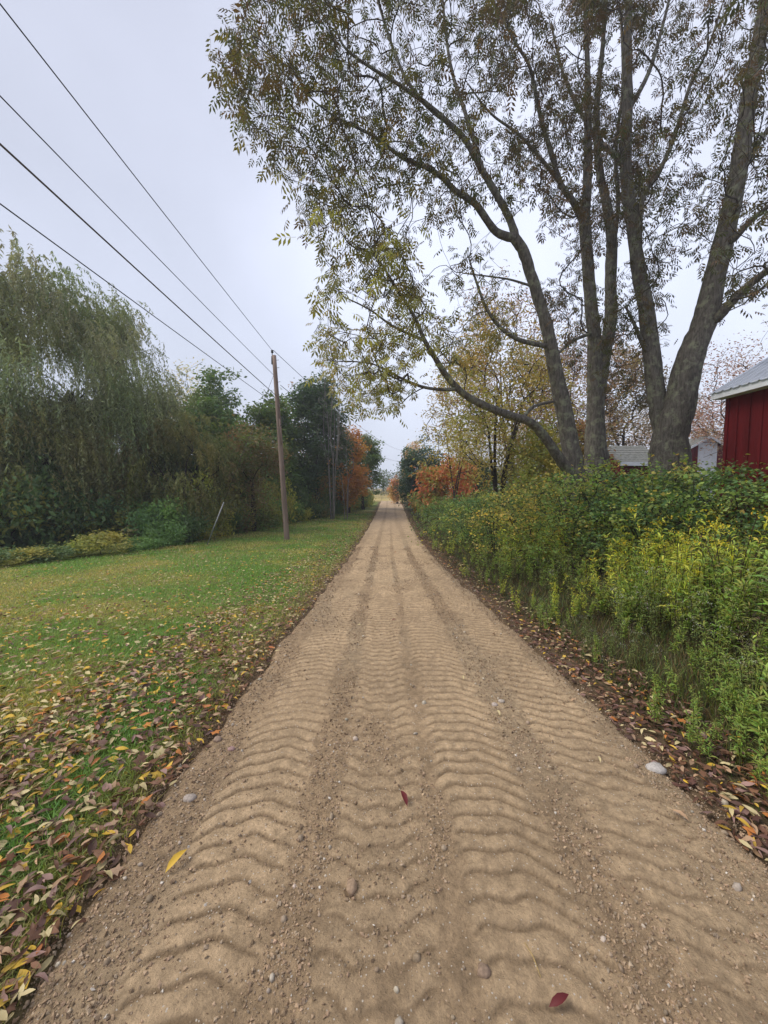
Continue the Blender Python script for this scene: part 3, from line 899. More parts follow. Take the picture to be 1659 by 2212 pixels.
# ------------------------------------------------------------------ trees on the left
GL = 'trees of the wood left of the road'
px_tree('maple_tree', 'pale orange topped tree rising behind the green round tree', 'tree', 430, 34, 805, 62, [(.42, .24, .14), (.36, .20, .12), (.30, .22, .12)], nleaf=2600, lsize=.22, ncl=26, group=GL)
px_tree('round_green_tree', 'dense round topped green tree right of the willows', 'tree', 475, 25, 828, 76, G_MID + G_DARK, nleaf=13000, lsize=.22, base=.12, ncl=34, sig=.14, group=GL)
px_tree('green_tree', 'green tree just left of the utility pole', 'tree', 580, 26, 853, 56, G_MID + G_DARK, nleaf=9000, lsize=.22, base=.12, ncl=26, sig=.15, group=GL)
px_tree('rust_brown_tree', 'reddish brown tree in front of the green ones, left of the pole', 'tree', 545, 20, 925, 72, [(.10, .065, .035), (.07, .085, .03), (.06, .085, .028), (.11, .075, .035), (.065, .10, .032), (.08, .10, .03)], nleaf=9000, lsize=.14, base=.1, ncl=26, sig=.16, group=GL)
px_tree('dull_maple_tree', 'dull red and green tree between the willow and the round green tree', 'tree', 395, 27, 880, 60, RUST + G_OLIVE, nleaf=6000, lsize=.18, base=.1, ncl=22, group=GL)
px_tree('dark_oak_tree', 'dark green tree with an uneven top right of the utility pole', 'tree', 685, 29, 832, 62, [(.038, .062, .028), (.050, .078, .032), (.028, .048, .024)], nleaf=15000, lsize=.22, base=.1, ncl=30, sig=.14, cs=.2, group=GL)
px_tree('thin_rusty_tree', 'thin rusty tree seen between the utility pole and the dark oak', 'tree', 632, 34, 868, 30, RUST, nleaf=1500, lsize=.2, ncl=14, group=GL)
px_tree('orange_maple_tree', 'bright orange maple at the far left bend of the road', 'tree', 755, 33, 932, 43, ORANGE + [(.16, .11, .035)], nleaf=9500, lsize=.2, base=.08, ncl=30, sig=.15, cs=.2, group=GL)
px_tree('small_green_tree', 'green tree right behind the orange maple, nearest the road gap', 'tree', 784, 37, 950, 32, G_MID + G_DARK[:2], nleaf=7000, lsize=.2, base=.1, ncl=22, sig=.16, group=GL)
px_tree('rusty_bush', 'round rusty olive bush below the dark oak', 'bush', 688, 28.5, 1018, 34, [(.13, .12, .04), (.11, .11, .035), (.20, .12, .04)], nleaf=3500, lsize=.13, base=.05, ncl=16, group=GL)
def bare(name, label, px, D, ytop, hwpx, stems, group, n=130, r=.10):
    x = wx(px, D); h = CAMH + (1052 - ytop) / F * D - float(H(x, D))
    t = empty(name, (x, D, float(H(x, D)) - .05), label, 'tree', group)
    sk = Skel(6000); hw = hwpx / F * D
    for k in range(stems):
        a = rng.random() * 6.28; o = np.array([math.cos(a), math.sin(a), 0])
        tp = o * hw * rng.uniform(.2, .9) + np.array([0, 0, h * rng.uniform(.75, .98)])
        sk.path([o * .1 + (0, 0, -.1), o * .25 + (0, 0, h * .3), tp * .6 + rng.normal(size=3) * .2 + (0, 0, 0), tp], [r, r * .75, r * .5, r * .15], sub=5, limb=k)
    for i in range(sk.n):
        if sk.P[i][2] < h * .3: sk.open[i] = 4
    q = rng.random((n, 3)); T = np.stack([(q[:, 0] - .5) * 2 * hw, (q[:, 1] - .5) * 2 * hw, h * (.35 + .65 * q[:, 2])], -1)
    sk.grow(T, alpha=.45, step=.4); sk.radii(rt=.010, ex=.40)
    mb = MB(); sk.tubes(lambda f, l, r: mb, ks=(7, 5, 4, 3)); mb.build('trunk', BAREM, t)
    return t
BAREM = plain('weathered_wood', (.20, .185, .17), .9, 0, .3, 20, .35, 3)
bare('dead_tree', 'tall leafless grey tree rising above the dark oak', 718, 27, 742, 30, 6, GL, 260, .055)
bare('dead_sapling', 'thin leafless sapling leaning at the right side of the dark oak', 748, 27, 870, 16, 3, GL, 70, .03)

# hedge of bushes along the edge of the lawn
def bush_mesh(name, palette, n, ls, tmpl=DIA, ncl=16, sig=.2):
    palette = [tuple(v * 3.6 for v in c_) for c_ in palette]
    T, I, nc = crown_targets(np.array([0, 0, .5]), (.85, .85, .52), ncl, 8, shell=.6, cs=.2)
    k = rng.integers(0, len(T), n)
    P = T[k] + rng.normal(size=(n, 3)) * sig * .6
    P[:, 2] = np.abs(P[:, 2])
    colc = pal(palette, nc, .2); cc = colc[I[k]] * .6 + pal(palette, n, .25) * .4
    mb = MB(); dd = rdir(n, -.7, .7)
    mb.scatter(*tmpl, P, frames(dd, rdir(n, .2, 1)), ls * rng.uniform(.6, 1.35, n), np.clip(cc, .003, 1))
    me = mb.mesh('foliage', M_leaf, False)
    sk = Skel(3000); sk.path([(0, 0, -.08), (0, 0, .08)], [.03, .025], sub=1)
    sk.grow(T[::3], alpha=.4, step=.12); sk.radii(rt=.004, ex=.4)
    mb = MB(); sk.tubes(lambda f, l, r: mb, ks=(5, 4, 3, 3))
    return me, mb.mesh('stems', M_bark2)
BUSH = {
 'dark': bush_mesh('d_', [(.040, .065, .025), (.052, .080, .028), (.030, .050, .022)], 3400, .11),
 'green': bush_mesh('g_', [(.055, .095, .032), (.075, .115, .035), (.045, .08, .03)], 3400, .11),
 'olive': bush_mesh('o_', [(.10, .105, .028), (.13, .12, .03), (.075, .085, .028)], 3400, .11),
 'yellow': bush_mesh('y', [(.19, .175, .035), (.13, .14, .03), (.09, .11, .03)], 3000, .115),
 'rusty': bush_mesh('r', [(.14, .085, .04), (.10, .075, .035), (.09, .08, .032)], 3000, .11),
}
def bush(kind, x, y, w_, h_, name, label, group, sink=.05):
    f, s = BUSH[kind]
    t = empty(name, (x, y, float(H(x, y)) - sink), label, 'bush', group)
    t.rotation_euler = (0, 0, rng.random() * 6.28)
    t.scale = (w_, w_, h_)
    link('foliage', f, t)['kind'] = 'stuff'
    link('stems', s, t)
    return t
WORDS = {'dark': 'dark green', 'green': 'mid green', 'olive': 'olive green', 'yellow': 'yellowish green', 'rusty': 'rusty brown'}
edge = [(-120, 1240), (0, 1226), (100, 1216), (200, 1205), (300, 1192), (400, 1176), (450, 1166), (540, 1150), (620, 1134), (680, 1122), (730, 1111), (775, 1100), (805, 1092)]
EG = [gnd(*e_) for e_ in edge]
acc = 0; seq = []
for a, b in zip(EG[:-1], EG[1:]):
    L = np.linalg.norm(b - a); m = max(1, int(L / .95))
    for q in range(m): seq.append(a + (b - a) * (q + rng.random() * .5) / m)
for q, p in enumerate(seq):
    for row in range(3):
        D = p[1]
        kind = rng.choice(['dark', 'green', 'olive', 'dark', 'yellow' if row < 2 and p[0] > -8 else 'green', 'rusty' if rng.random() < .12 else 'green', 'olive', 'green'])
        if p[0] < -8.5: kind = rng.choice(['dark', 'olive', 'dark'])  # mostly dark kinds here: shade under the willows put into bush colours
        hh = [1.05, 1.9, 2.9][row] * rng.uniform(.75, 1.3)
        ww = [.9, 1.3, 1.8][row] * rng.uniform(.8, 1.2)
        if row == 2 and q % 2: continue
        if p[0] < -8 and row == 0: hh *= .5; ww *= .8
        off = [.55, 1.5, 3.0][row] if p[0] > -8 else [.55, 5.0, 8.0][row]
        if p[0] < -8 and row: hh *= 1.2; ww *= 1.3
        n_ = norm(np.array([-.72, .69])) if D < 17 else norm(np.array([-1.0, .15]))
        if D > 17: hh *= 1.25
        where = 'below the willows' if p[0] < -8.5 else ('behind the slanting guy guard' if p[0] < -6.3 else ('behind the utility pole' if p[0] < -4.2 or D < 19 else 'towards the orange maple'))
        rw = ['low', 'mid sized', 'tall'][row]
        bush(kind, p[0] + n_[0] * off, p[1] + n_[1] * off, ww, hh, 'hedge_bush',
             f'{rw} {WORDS[kind]} bush at the lawn edge {where}', f'{rw} {WORDS[kind]} bushes {where}')

# ------------------------------------------------------------------ trees on the right and far ahead
GR = 'smaller trees right of the road'
px_tree('orange_red_tree', 'small orange and red tree at the far end of the road', 'tree', 858, 46, 1034, 15, [(.45, .17, .08), (.40, .10, .07), (.34, .2, .08)], nleaf=2600, lsize=.2, base=.08, ncl=16, group=GR)
px_tree('dark_cedar_tree', 'dark green bushy evergreen right of the road end', 'tree', 915, 36, 968, 46, [(.030, .055, .034), (.022, .044, .028), (.04, .068, .038)], nleaf=12000, lsize=.2, base=.05, ncl=24, sig=.15, group=GR)
px_tree('pale_orange_tree', 'thin orange brown tree peeping over the dark evergreen', 'tree', 893, 47, 950, 17, [(.34, .19, .09), (.26, .15, .07)], nleaf=1800, lsize=.22, ncl=14, group=GR)
px_tree('sumac_bush', 'red and green sumac in front of the dark evergreen', 'bush', 925, 28, 1008, 36, RED[:1] + [(.30, .13, .04), (.12, .13, .04), (.10, .14, .035), (.16, .17, .04)], nleaf=1700, lsize=.26, base=.1, ncl=18, hang=.4, stems=3, trunk_r=.05, group=GR)
px_tree('orange_sumac_bush', 'orange and rusty sumac clump left of the many stemmed tree', 'bush', 985, 27, 988, 40, [(.34, .13, .045), (.22, .11, .04), (.14, .12, .04), (.26, .07, .04)], nleaf=1900, lsize=.24, base=.15, ncl=18, hang=.5, stems=3, trunk_r=.05, group=GR)
px_tree('black_green_shrub', 'blackish green evergreen behind the sumacs', 'bush', 1018, 31, 1000, 46, [(.018, .034, .02), (.025, .045, .025)], nleaf=6000, lsize=.2, base=.02, ncl=18, group=GR)
px_tree('many_stemmed_tree', 'many stemmed tree with thin yellow leaves right of the road', 'tree', 1072, 18, 690, 132, [(.22, .17, .045), (.18, .15, .04), (.15, .09, .04), (.12, .12, .035)], nleaf=9000, lsize=.13, base=.22, ncl=52, per=9, stems=6, trunk_r=.12, cs=.2, sig=.10, hang=.4, group=GR)
px_tree('thin_yellow_tree', 'thin yellow leaved sapling behind the many stemmed tree', 'tree', 980, 23, 770, 72, [(.22, .17, .05), (.18, .14, .045)], nleaf=2600, lsize=.14, base=.2, ncl=30, per=8, stems=3, trunk_r=.07, cs=.22, sig=.12, group=GR)
px_tree('tall_rusty_tree', 'tall sparse rust tinged tree behind the leaning big tree', 'tree', 1110, 27, 615, 130, [(.15, .085, .055), (.12, .07, .05), (.16, .10, .06)], nleaf=7500, lsize=.14, base=.25, ncl=50, per=10, stems=4, trunk_r=.13, cs=.16, sig=.10, group=GR)
px_tree('sparse_rusty_tree', 'sparse rust tinged tree behind the twin stemmed big tree', 'tree', 1225, 25, 690, 110, [(.15, .085, .05), (.12, .08, .045), (.14, .12, .045)], nleaf=7500, lsize=.14, base=.2, ncl=40, per=9, stems=4, trunk_r=.11, cs=.18, sig=.11, group=GR)
px_tree('brown_leaved_tree', 'dark brown leaved tree between the twin stemmed and forked big trees', 'tree', 1345, 25, 735, 70, BROWN, nleaf=5500, lsize=.15, base=.25, ncl=26, per=9, trunk_r=.12, cs=.18, sig=.12, group=GR)
px_tree('rust_red_tree', 'faint rust red tree behind the metal roof of the barn', 'tree', 1600, 27, 742, 120, [(.19, .095, .07), (.15, .08, .06), (.16, .11, .07)], nleaf=5200, lsize=.14, base=.25, ncl=40, per=9, trunk_r=.13, cs=.18, sig=.12, group=GR)
px_tree('sparse_leaf_tree', 'sparse brown leaved tree behind the small white doored shed', 'tree', 1500, 33, 860, 60, [(.13, .08, .04), (.12, .11, .04), (.16, .09, .05)], nleaf=2600, lsize=.13, base=.2, ncl=26, per=8, stems=2, trunk_r=.07, cs=.2, sig=.12, group=GR)
px_tree('yellow_green_bush', 'yellow green bush behind the low arching limb of the leaning tree', 'bush', 1170, 16, 925, 56, G_YEL, nleaf=7500, lsize=.12, base=.08, ncl=24, per=8, stems=3, trunk_r=.04, group=GR)
px_tree('ochre_bush', 'ochre leaved bush between the leaning and twin stemmed trees', 'bush', 1255, 17, 900, 50, G_YEL + RUST, nleaf=5000, lsize=.12, base=.08, ncl=20, per=8, stems=3, trunk_r=.04, group=GR)
px_tree('olive_thicket_bush', 'dark olive bush right of the many stemmed tree', 'bush', 1120, 20, 985, 60, G_OLIVE + G_DARK, nleaf=4200, lsize=.13, base=.03, ncl=20, per=8, stems=2, trunk_r=.04, group=GR)
for k, (px, D, yt, hw_) in enumerate([(1050, 44, 880, 70), (1180, 42, 840, 80), (1320, 40, 850, 80), (1450, 42, 870, 80)]):
    px_tree('background_tree', ['pale ochre background tree furthest left behind the yellow bushes', 'pale rust background tree behind the leaning big tree', 'pale brown background tree behind the grey shed roof', 'pale rust background tree over the small white doored shed'][k],
            'tree', px, D, yt, hw_, [[(.18, .15, .06)], [(.17, .10, .06)], [(.14, .10, .06)], [(.16, .10, .065)]][k], nleaf=5200, lsize=.2, base=.1, ncl=36, per=8, cs=.18, sig=.12, group='background trees far right')

# distant wood beyond the meadow
mb = MB(); tk = MB()
nt_ = 150
tx = np.linspace(-120, 125, nt_) + rng.normal(size=nt_) * 1.2
for x in tx:
    y = 112 + rng.random() * 14 + (abs(x) * .05)
    hgt = 7.0 + 2.6 * fbm(x * .06, 3, 7) * 2 + rng.random() * 1.6
    pal_ = [G_DARK, G_MID, G_OLIVE, G_DARK][rng.integers(0, 4)]
    n = 420 if abs(x) < 14 else 110
    q = rdir(n) * (rng.random((n, 1)) ** .4)
    c = np.array([x, y, float(H(x, y)) + hgt * .5])
    P = q * np.array([2.4, 2.2, hgt * .52]) + c + rng.normal(size=(n, 3)) * .25
    mb.scatter(*DIA, P, frames(rdir(n), rdir(n, .1, 1)), .62 * (1 if abs(x) < 14 else 1.7) * rng.uniform(.6, 1.3, n), pal(pal_, n, .25) * 1.5)
    tk.tube([(x, y, H(x, y) - .2), (x, y, hgt * .7)], [.16, .08], 5, col=(.08, .07, .06))
w_ = mb.build('distant_wood', M_thick, smooth=False)
tag(w_, 'misty grey green wood beyond the golden meadow', 'wood', kind='stuff')
w2_ = tk.build('distant_trunks', M_twig); tag(w2_, 'dim trunks inside the misty wood beyond the meadow', 'trunks', kind='stuff')
# meadow scrub in front of it
mb = MB(); n = 9000
P = np.stack([rng.uniform(-30, 32, n), rng.uniform(56, 104, n), np.zeros(n)], -1)
keep = fbm(P[:, 0] * .12, P[:, 1] * .09, 33) > -.02
P = P[keep]; n = len(P); P[:, 2] = H(P[:, 0], P[:, 1]) + rng.random(n) * .8 * sstep(56, 70, P[:, 1])
mb.scatter(*DIA, P, frames(rdir(n, .3, 1)), .6 * rng.uniform(.5, 1.2, n), pal([(.24, .20, .08), (.14, .14, .06), (.30, .25, .11), (.10, .12, .05)], n))
tag(mb.build('meadow_scrub', M_thick, smooth=False), 'golden grass and scrub on the far meadow', 'grass', kind='stuff')

# ------------------------------------------------------------------ utility poles and lines
M_pole = plain('pole_wood', (.25, .185, .155), .85, 0, .6, 40, .35, 5, (1, 1, .08))
M_grey = plain('grey_metal', (.30, .31, .32), .5, .6, 0, 10, .12, 8)
M_dark = plain('dark_metal', (.05, .05, .052), .6, .3, 0, 10, .1, 8)
M_wire = plain('wire_black', (.035, .035, .04), .5, .2, 0, 10, .1, 8)
M_cable = plain('cable_brown', (.10, .08, .075), .6, 0, 0, 10, .1, 8)
PD = 16.4
pb = gnd(620, 1166); PD = pb[1]
ptop = at(592, 768, PD)
t = empty('utility_pole', tuple(pb), 'weathered wooden utility pole leaning slightly left on the lawn', 'utility pole', 'utility poles beside the road')
ax = ptop - pb
mb = MB(); uu = np.linspace(-.05, 1, 14)
mb.tube(np.array([ax * u for u in uu]), np.interp(uu, [0, 1], [.115, .084]), 16, wob=.03); mb.build('pole', M_pole, t)
def pp(f): return ax * f
mb = MB(); o_ = pp(.955) + np.array([-.10, -.03, 0]); top_ = at(588, 760, PD) - pb
mb.tube([o_, (o_ + top_) / 2, top_], .018, 6); mb.box(o_ + (-.02, -.03, -.02), o_ + (.03, .03, .30)); mb.build('pin_bracket', M_dark, t)
mb = MB(); mb.tube([top_ + (0, 0, -.05), top_ + (0, 0, -.02), top_ + (0, 0, .01), top_ + (0, 0, .05), top_ + (0, 0, .08)], [.03, .06, .045, .055, .02], 10); mb.build('insulator', M_dark, t)
for k, f in enumerate((.975, .935, .86, .77)):
    s_ = 1 if k != 3 else -1
    mb = MB(); a = pp(f); mb.tube([a + (s_ * .07, 0, 0), a + (s_ * .17, -.02, 0), a + (s_ * .18, -.02, .02)], .009, 5); mb.build('step_bolt', M_dark, t)
mb = MB(); a = pp(.78) + np.array([.11, -.04, 0]); mb.tube([a, a + (.05, 0, .02), a + (.06, 0, -.1), a + (.02, 0, -.14)], .012, 5); mb.build('wire_clamp', M_dark, t)
mb = MB(); a = pp(.675) + np.array([.09, -.06, 0]); mb.tube([a, a + (.08, -.02, -.02), a + (.12, -.02, -.12), a + (.10, 0, -.3), a + (.0, 0, -.4)], .014, 5); mb.build('cable_loop', M_dark, t)
mb = MB(); a = pp(.55)
mb.tube([pp(.52) + np.array([.07, -.10, 0]), pp(.60) + np.array([.07, -.10, 0]), pp(.66) + np.array([.06, -.10, 0])], .02, 6); mb.build('riser', M_pole, t)
def wire(name, label, A, B_, r, sag, mat, group='overhead lines over the lawn', n=40):
    A = np.array(A, float); B_ = np.array(B_, float)
    u = np.linspace(0, 1, n)[:, None]
    p = A + (B_ - A) * u; p[:, 2] -= sag * 4 * (u * (1 - u))[:, 0]
    mb = MB(); mb.tube(p - A, r, 6); o = mb.build(name, mat); o.location = A
    return tag(o, label, 'overhead line', group)
pa = at(588, 757, PD)
wire('power_line', 'topmost bare wire running from the insulator on the pole tip', pa, (pa[0] + .75, -24, pa[2] + .35), .009, .25, M_wire)
pa = at(592, 811, PD)
wire('power_line', 'thin wire below the topmost one, second on the pole', pa, (pa[0] + .35, -24, pa[2] + .55), .008, .3, M_wire)
pa = at(598, 856, PD)
wire('service_cable', 'thick brownish cable tied below the two upper wires', pa, (pa[0] + .35, -24, pa[2] + 1.1), .0125, .25, M_cable)
pa = at(585, 866, PD)
wire('telephone_line', 'lowest line over the lawn, nearest the willow', pa, (pa[0] - .55, -24, pa[2] + .35), .009, .12, M_wire)
# second pole far ahead
D2 = 58.
b2 = np.array([wx(879, D2), D2, float(H(wx(879, D2), D2))]); t2p = at(879, 966, D2)
t = empty('utility_pole', tuple(b2), 'distant utility pole with a transformer, half hidden by the dark evergreen', 'utility pole', 'utility poles beside the road')
mb = MB(); mb.tube([(0, 0, -.2), (0, 0, t2p[2] - b2[2])], [.15, .11], 10); mb.build('pole', M_pole, t)
mb = MB(); zt = at(876, 990, D2)[2] - b2[2]
mb.tube([(-.3, -.05, zt), (-.3, -.05, zt + .05), (-.3, -.05, zt + .8), (-.3, -.05, zt + .85)], [.15, .24, .24, .12], 12); mb.build('transformer', M_dark, t)
mb = MB(); mb.box((-.55, -.04, zt - .15), (.2, .04, zt - .05)); mb.build('bracket', M_dark, t)
wire('power_line', 'upper wire sagging from the near pole to the far transformer pole', at(591, 757, PD), at(878, 975, D2), .011, .9, M_wire, 'overhead lines to the far pole')
wire('telephone_line', 'lower wire sagging from the near pole to the far transformer pole', at(606, 832, PD), at(876, 996, D2), .011, 1.0, M_wire, 'overhead lines to the far pole')
# guy wire and guard
ga = gnd(447, 1177)
gt = at(591, 811, PD)
mb = MB(); mb.tube([ga - ga, gt - ga], .007, 6); o = mb.build('guy_wire', M_wire); o.location = ga
tag(o, 'thin guy wire slanting from the pole top down to the lawn edge', 'guy wire')
fr = (at(487, 1085, ga[1] + .3) - ga)[2] / (gt - ga)[2]
mb = MB(); mb.tube([(gt - ga) * -.005, (gt - ga) * fr], .022, 8); o = mb.build('guy_guard', M_grey); o.location = ga + np.array([.012, -.02, 0])
tag(o, 'slanting pale grey guard tube on the guy wire at the lawn edge', 'guy guard')

# ------------------------------------------------------------------ red barn
M_red = plain('barn_red', (.125, .008, .010), .8, 0, .35, 60, .35, 5, (1, 1, .12))
M_white = plain('white_paint', (.74, .76, .80), .6, 0, .1, 40, .10, 4)
M_zinc = plain('zinc_roof', (.46, .50, .58), .42, .45, .05, 30, .14, 3)
M_shing = plain('grey_shingles', (.20, .205, .19), .9, 0, .6, 30, .3, 9)
BXW, BY1, BY0, BE = 7.5, 8.55, -.5, 3.62
bz = float(H(BXW, 7)) - .05
WID = 5.4; RIDGE = 5.35
t = empty('red_barn', (BXW, BY0, bz), 'dark red board and batten barn with a metal roof at the right edge', 'barn')
def rel(p): return tuple(np.array(p) - np.array([BXW, BY0, bz]))
mb = MB(); mb.box(rel((BXW + .03, BY0 + .02, bz - .3)), rel((BXW + WID - .03, BY1 - .03, BE - .02)))
mb.add([rel((BXW + .03, y, BE - .02)) for y in (BY0 + .02, BY1 - .03)] + [rel((BXW + WID - .03, y, BE - .02)) for y in (BY0 + .02, BY1 - .03)] + [rel((BXW + WID / 2, y, RIDGE - .1)) for y in (BY0 + .02, BY1 - .03)],
       tris=[(0, 2, 4), (1, 5, 3)]); mb.build('wall', M_red, t, False)
y = BY1; k = 0
while y > BY0 + .25:
    yn = y - (.26 + .03 * rng.random())
    mb = MB(); mb.box(rel((BXW + .002 + .006 * rng.random(), yn + .006, bz - .25)), rel((BXW + .028, y - .006, BE - .01))); mb.build('board', M_red, t, False)
    mb = MB(); mb.box(rel((BXW - .022, yn - .024, bz - .25)), rel((BXW + .001, yn + .024, BE - .012))); mb.build('batten', M_red, t, False)
    y = yn
mb = MB(); mb.box(rel((BXW - .026, BY1 - .07, bz - .25)), rel((BXW - .001, BY1 + .004, BE - .012))); mb.build('corner_board', M_red, t, False)
for k in range(18):
    xx = BXW + .01 + k * .3
    zt = BE + (RIDGE - BE) * (1 - abs(xx + .14 - BXW - WID / 2) / (WID / 2)) - .25
    mb = MB(); mb.box(rel((xx, BY1 - .028, bz - .25)), rel((xx + .29, BY1 - .002, zt))); mb.build('board', M_red, t, False)
ov = .23; slope = (RIDGE - BE) / (WID / 2)
ez = BE - ov * slope + .05
EX = BXW - ov
mb = MB(); mb.box(rel((EX - .022, BY0 - .2, ez - .10)), rel((EX, BY1 + .12, ez + .055))); mb.build('fascia', M_white, t, False)
mb = MB(); mb.box(rel((EX, BY0 - .2, ez - .10)), rel((BXW - .028, BY1 + .1, ez - .08))); mb.build('soffit', M_white, t, False)
# verge board up the gable
mb = MB()
for s_ in (0, 1):
    a0 = EX if s_ == 0 else BXW + WID + ov; a1 = BXW + WID / 2
    mb.hexa([rel((a0, BY1 + .12, ez - .10)), rel((a0, BY1 + .145, ez - .10)), rel((a0, BY1 + .145, ez + .05)), rel((a0, BY1 + .12, ez + .05))],
            [rel((a1, BY1 + .12, RIDGE - .06)), rel((a1, BY1 + .145, RIDGE - .06)), rel((a1, BY1 + .145, RIDGE + .09)), rel((a1, BY1 + .12, RIDGE + .09))])
mb.build('verge_board', M_white, t, False)
# ribbed metal sheets
def sheet(y0, y1, sgn, nrib=4):
    mb = MB(); prof_ = []
    m = nrib * 8
    for i in range(m + 1):
        u = i / m; f = (u * nrib) % 1
        prof_.append((y0 + (y1 - y0) * u, .022 if .1 < f < .3 else .0))
    a0 = (EX - .05) if sgn < 0 else (BXW + WID + ov + .05); a1 = BXW + WID / 2
    z0_ = ez + .062 - .05 * slope; z1_ = RIDGE + .12
    V = []
    for (yy, dz) in prof_:
        for u in np.linspace(0, 1, 3): V.append(rel((a0 + (a1 - a0) * u, yy, z0_ + (z1_ - z0_) * u + dz)))
        
    V2 = [(v[0], v[1], v[2] - .012) for v in V]
    q = []
    for i in range(m):
        for j in range(2):
            a = i * 3 + j; q.append((a, a + 1, a + 4, a + 3))
    nV = len(V)
    q2 = [(a + nV, d_ + nV, c + nV, b + nV) for a, b, c, d_ in q]
    ed = []
    for i in range(m): ed.append((i * 3, (i + 1) * 3, (i + 1) * 3 + nV, i * 3 + nV))
    mb.add(V + V2, quads=q + q2 + ed); return mb.build('roof_panel', M_zinc, t, False)
y = BY1 + .17
while y > BY0 - .2:
    sheet(y - .80, y - .001, -1); sheet(y - .80, y - .001, 1); y -= .80

# ------------------------------------------------------------------ small red shed with white door
SD = 27.
sx = wx(1522, SD); sz = float(H(sx, SD)) - .1
def zz(py, D): return CAMH + (1052 - py) / F * D
t = empty('small_red_shed', (sx, SD, sz), 'small red gabled shed with a white door between tree and barn', 'shed')
pk = zz(944, SD) - sz; ev = zz(963, SD) - sz; hw_ = 40 / F * SD
mb = MB(); ww = hw_ - .16
mb.box((-ww, 0, 0), (ww, 4, ev - .02)); mb.add([(-ww, 0, ev - .02), (ww, 0, ev - .02), (0, 0, pk - .12), (-ww, 4, ev - .02), (ww, 4, ev - .02), (0, 4, pk - .12)], tris=[(0, 1, 2), (3, 5, 4)])
mb.build('wall', M_red, t, False)
for k in range(9):
    xx = -ww + .06 + k * (2 * ww - .12) / 8
    if abs(xx) < .62: continue
    mb = MB(); mb.box((xx - .02, -.02, 0), (xx + .02, -.001, ev - .04)); mb.build('batten', M_red, t, False)
for s_ in (-1, 1):
    mb = MB(); mb.hexa([(s_ * hw_, -.2, ev - .12), (s_ * hw_, 4.2, ev - .12), (s_ * hw_, 4.2, ev - .05), (s_ * hw_, -.2, ev - .05)],
                       [(0, -.2, pk - .02), (0, 4.2, pk - .02), (0, 4.2, pk + .05), (0, -.2, pk + .05)]); mb.build('roof', M_shing, t, False)
    mb = MB(); mb.hexa([(s_ * hw_, -.24, ev - .24), (s_ * hw_, -.203, ev - .24), (s_ * hw_, -.203, ev - .07), (s_ * hw_, -.24, ev - .07)],
                       [(0, -.24, pk - .14), (0, -.203, pk - .14), (0, -.203, pk + .03), (0, -.24, pk + .03)]); mb.build('verge_board', M_white, t, False)
dt = zz(957, SD) - sz; dh = 20 / F * SD
mb = MB(); mb.box((-dh, -.05, dt - .10), (dh, -.005, dt)); mb.box((-dh, -.05, 0), (-dh + .14, -.005, dt - .102)); mb.box((dh - .14, -.05, 0), (dh, -.005, dt - .102)); mb.build('door_frame', M_white, t, False)
mb = MB(); mb.box((-dh + .145, -.035, 0), (dh - .145, -.004, dt - .11)); dr = mb.build('door', M_white, t, False)
mb = MB(); mb.box((-.35, -.055, dt - .9), (.35, -.037, dt - .35)); mb.build('door_panel', M_white, dr, False)
mb = MB(); mb.add([(-.5, -.03, dt + .06), (.5, -.03, dt + .06), (0, -.03, pk - .22), (-.5, -.005, dt + .06), (.5, -.005, dt + .06), (0, -.005, pk - .22)], tris=[(0, 1, 2)], quads=[(0, 3, 4, 1), (1, 4, 5, 2), (2, 5, 3, 0)]); mb.build('gable_panel', M_white, t, False)

# low outbuilding with grey shingles
D3 = 19.
x0 = wx(1335, D3); x1 = wx(1440, D3); gz3 = float(H(x0, D3)) - .1
t = empty('low_grey_roofed_shed', (x0, D3, gz3), 'low shed with a mossy grey shingle roof behind the forked tree', 'shed')
e3 = zz(1000, D3) - gz3; r3 = zz(966, D3 + 2) - gz3; wd = x1 - x0
mb = MB(); mb.box((.15, .2, 0), (wd - .15, 3.8, e3 - .05)); mb.add([(.15, .2, e3 - .05), (.15, 3.8, e3 - .05), (.15, 2, r3 - .12), (wd - .15, .2, e3 - .05), (wd - .15, 3.8, e3 - .05), (wd - .15, 2, r3 - .12)], tris=[(0, 2, 1), (3, 4, 5)]); mb.build('wall', M_red, t, False)
for s_, yy in ((0, 0), (1, 4)):
    mb = MB(); mb.hexa([(0, yy, e3 - .02), (wd, yy, e3 - .02), (wd, yy, e3 + .04), (0, yy, e3 + .04)], [(0, 2, r3), (wd, 2, r3), (wd, 2, r3 + .06), (0, 2, r3 + .06)])
    rf = mb.build('roof', M_shing, t, False)
    for q in range(9):
        u = q / 9; y_ = yy + (2 - yy) * u; z_ = e3 + .045 + (r3 - e3 + .02) * u; y2 = yy + (2 - yy) * (u + .09); z2 = e3 + .045 + (r3 - e3 + .02) * (u + .09)
        mb = MB(); mb.hexa([(.0, y_, z_), (wd, y_, z_), (wd, y_, z_ + .02), (0, y_, z_ + .02)], [(0, y2, z2), (wd, y2, z2), (wd, y2, z2 + .006), (0, y2, z2 + .006)]); mb.build('shingle_course', M_shing, rf, False)
mb = MB(); mb.box((0, -.04, e3 - .14), (wd, -.004, e3 + .045)); mb.build('fascia', M_white, t, False)

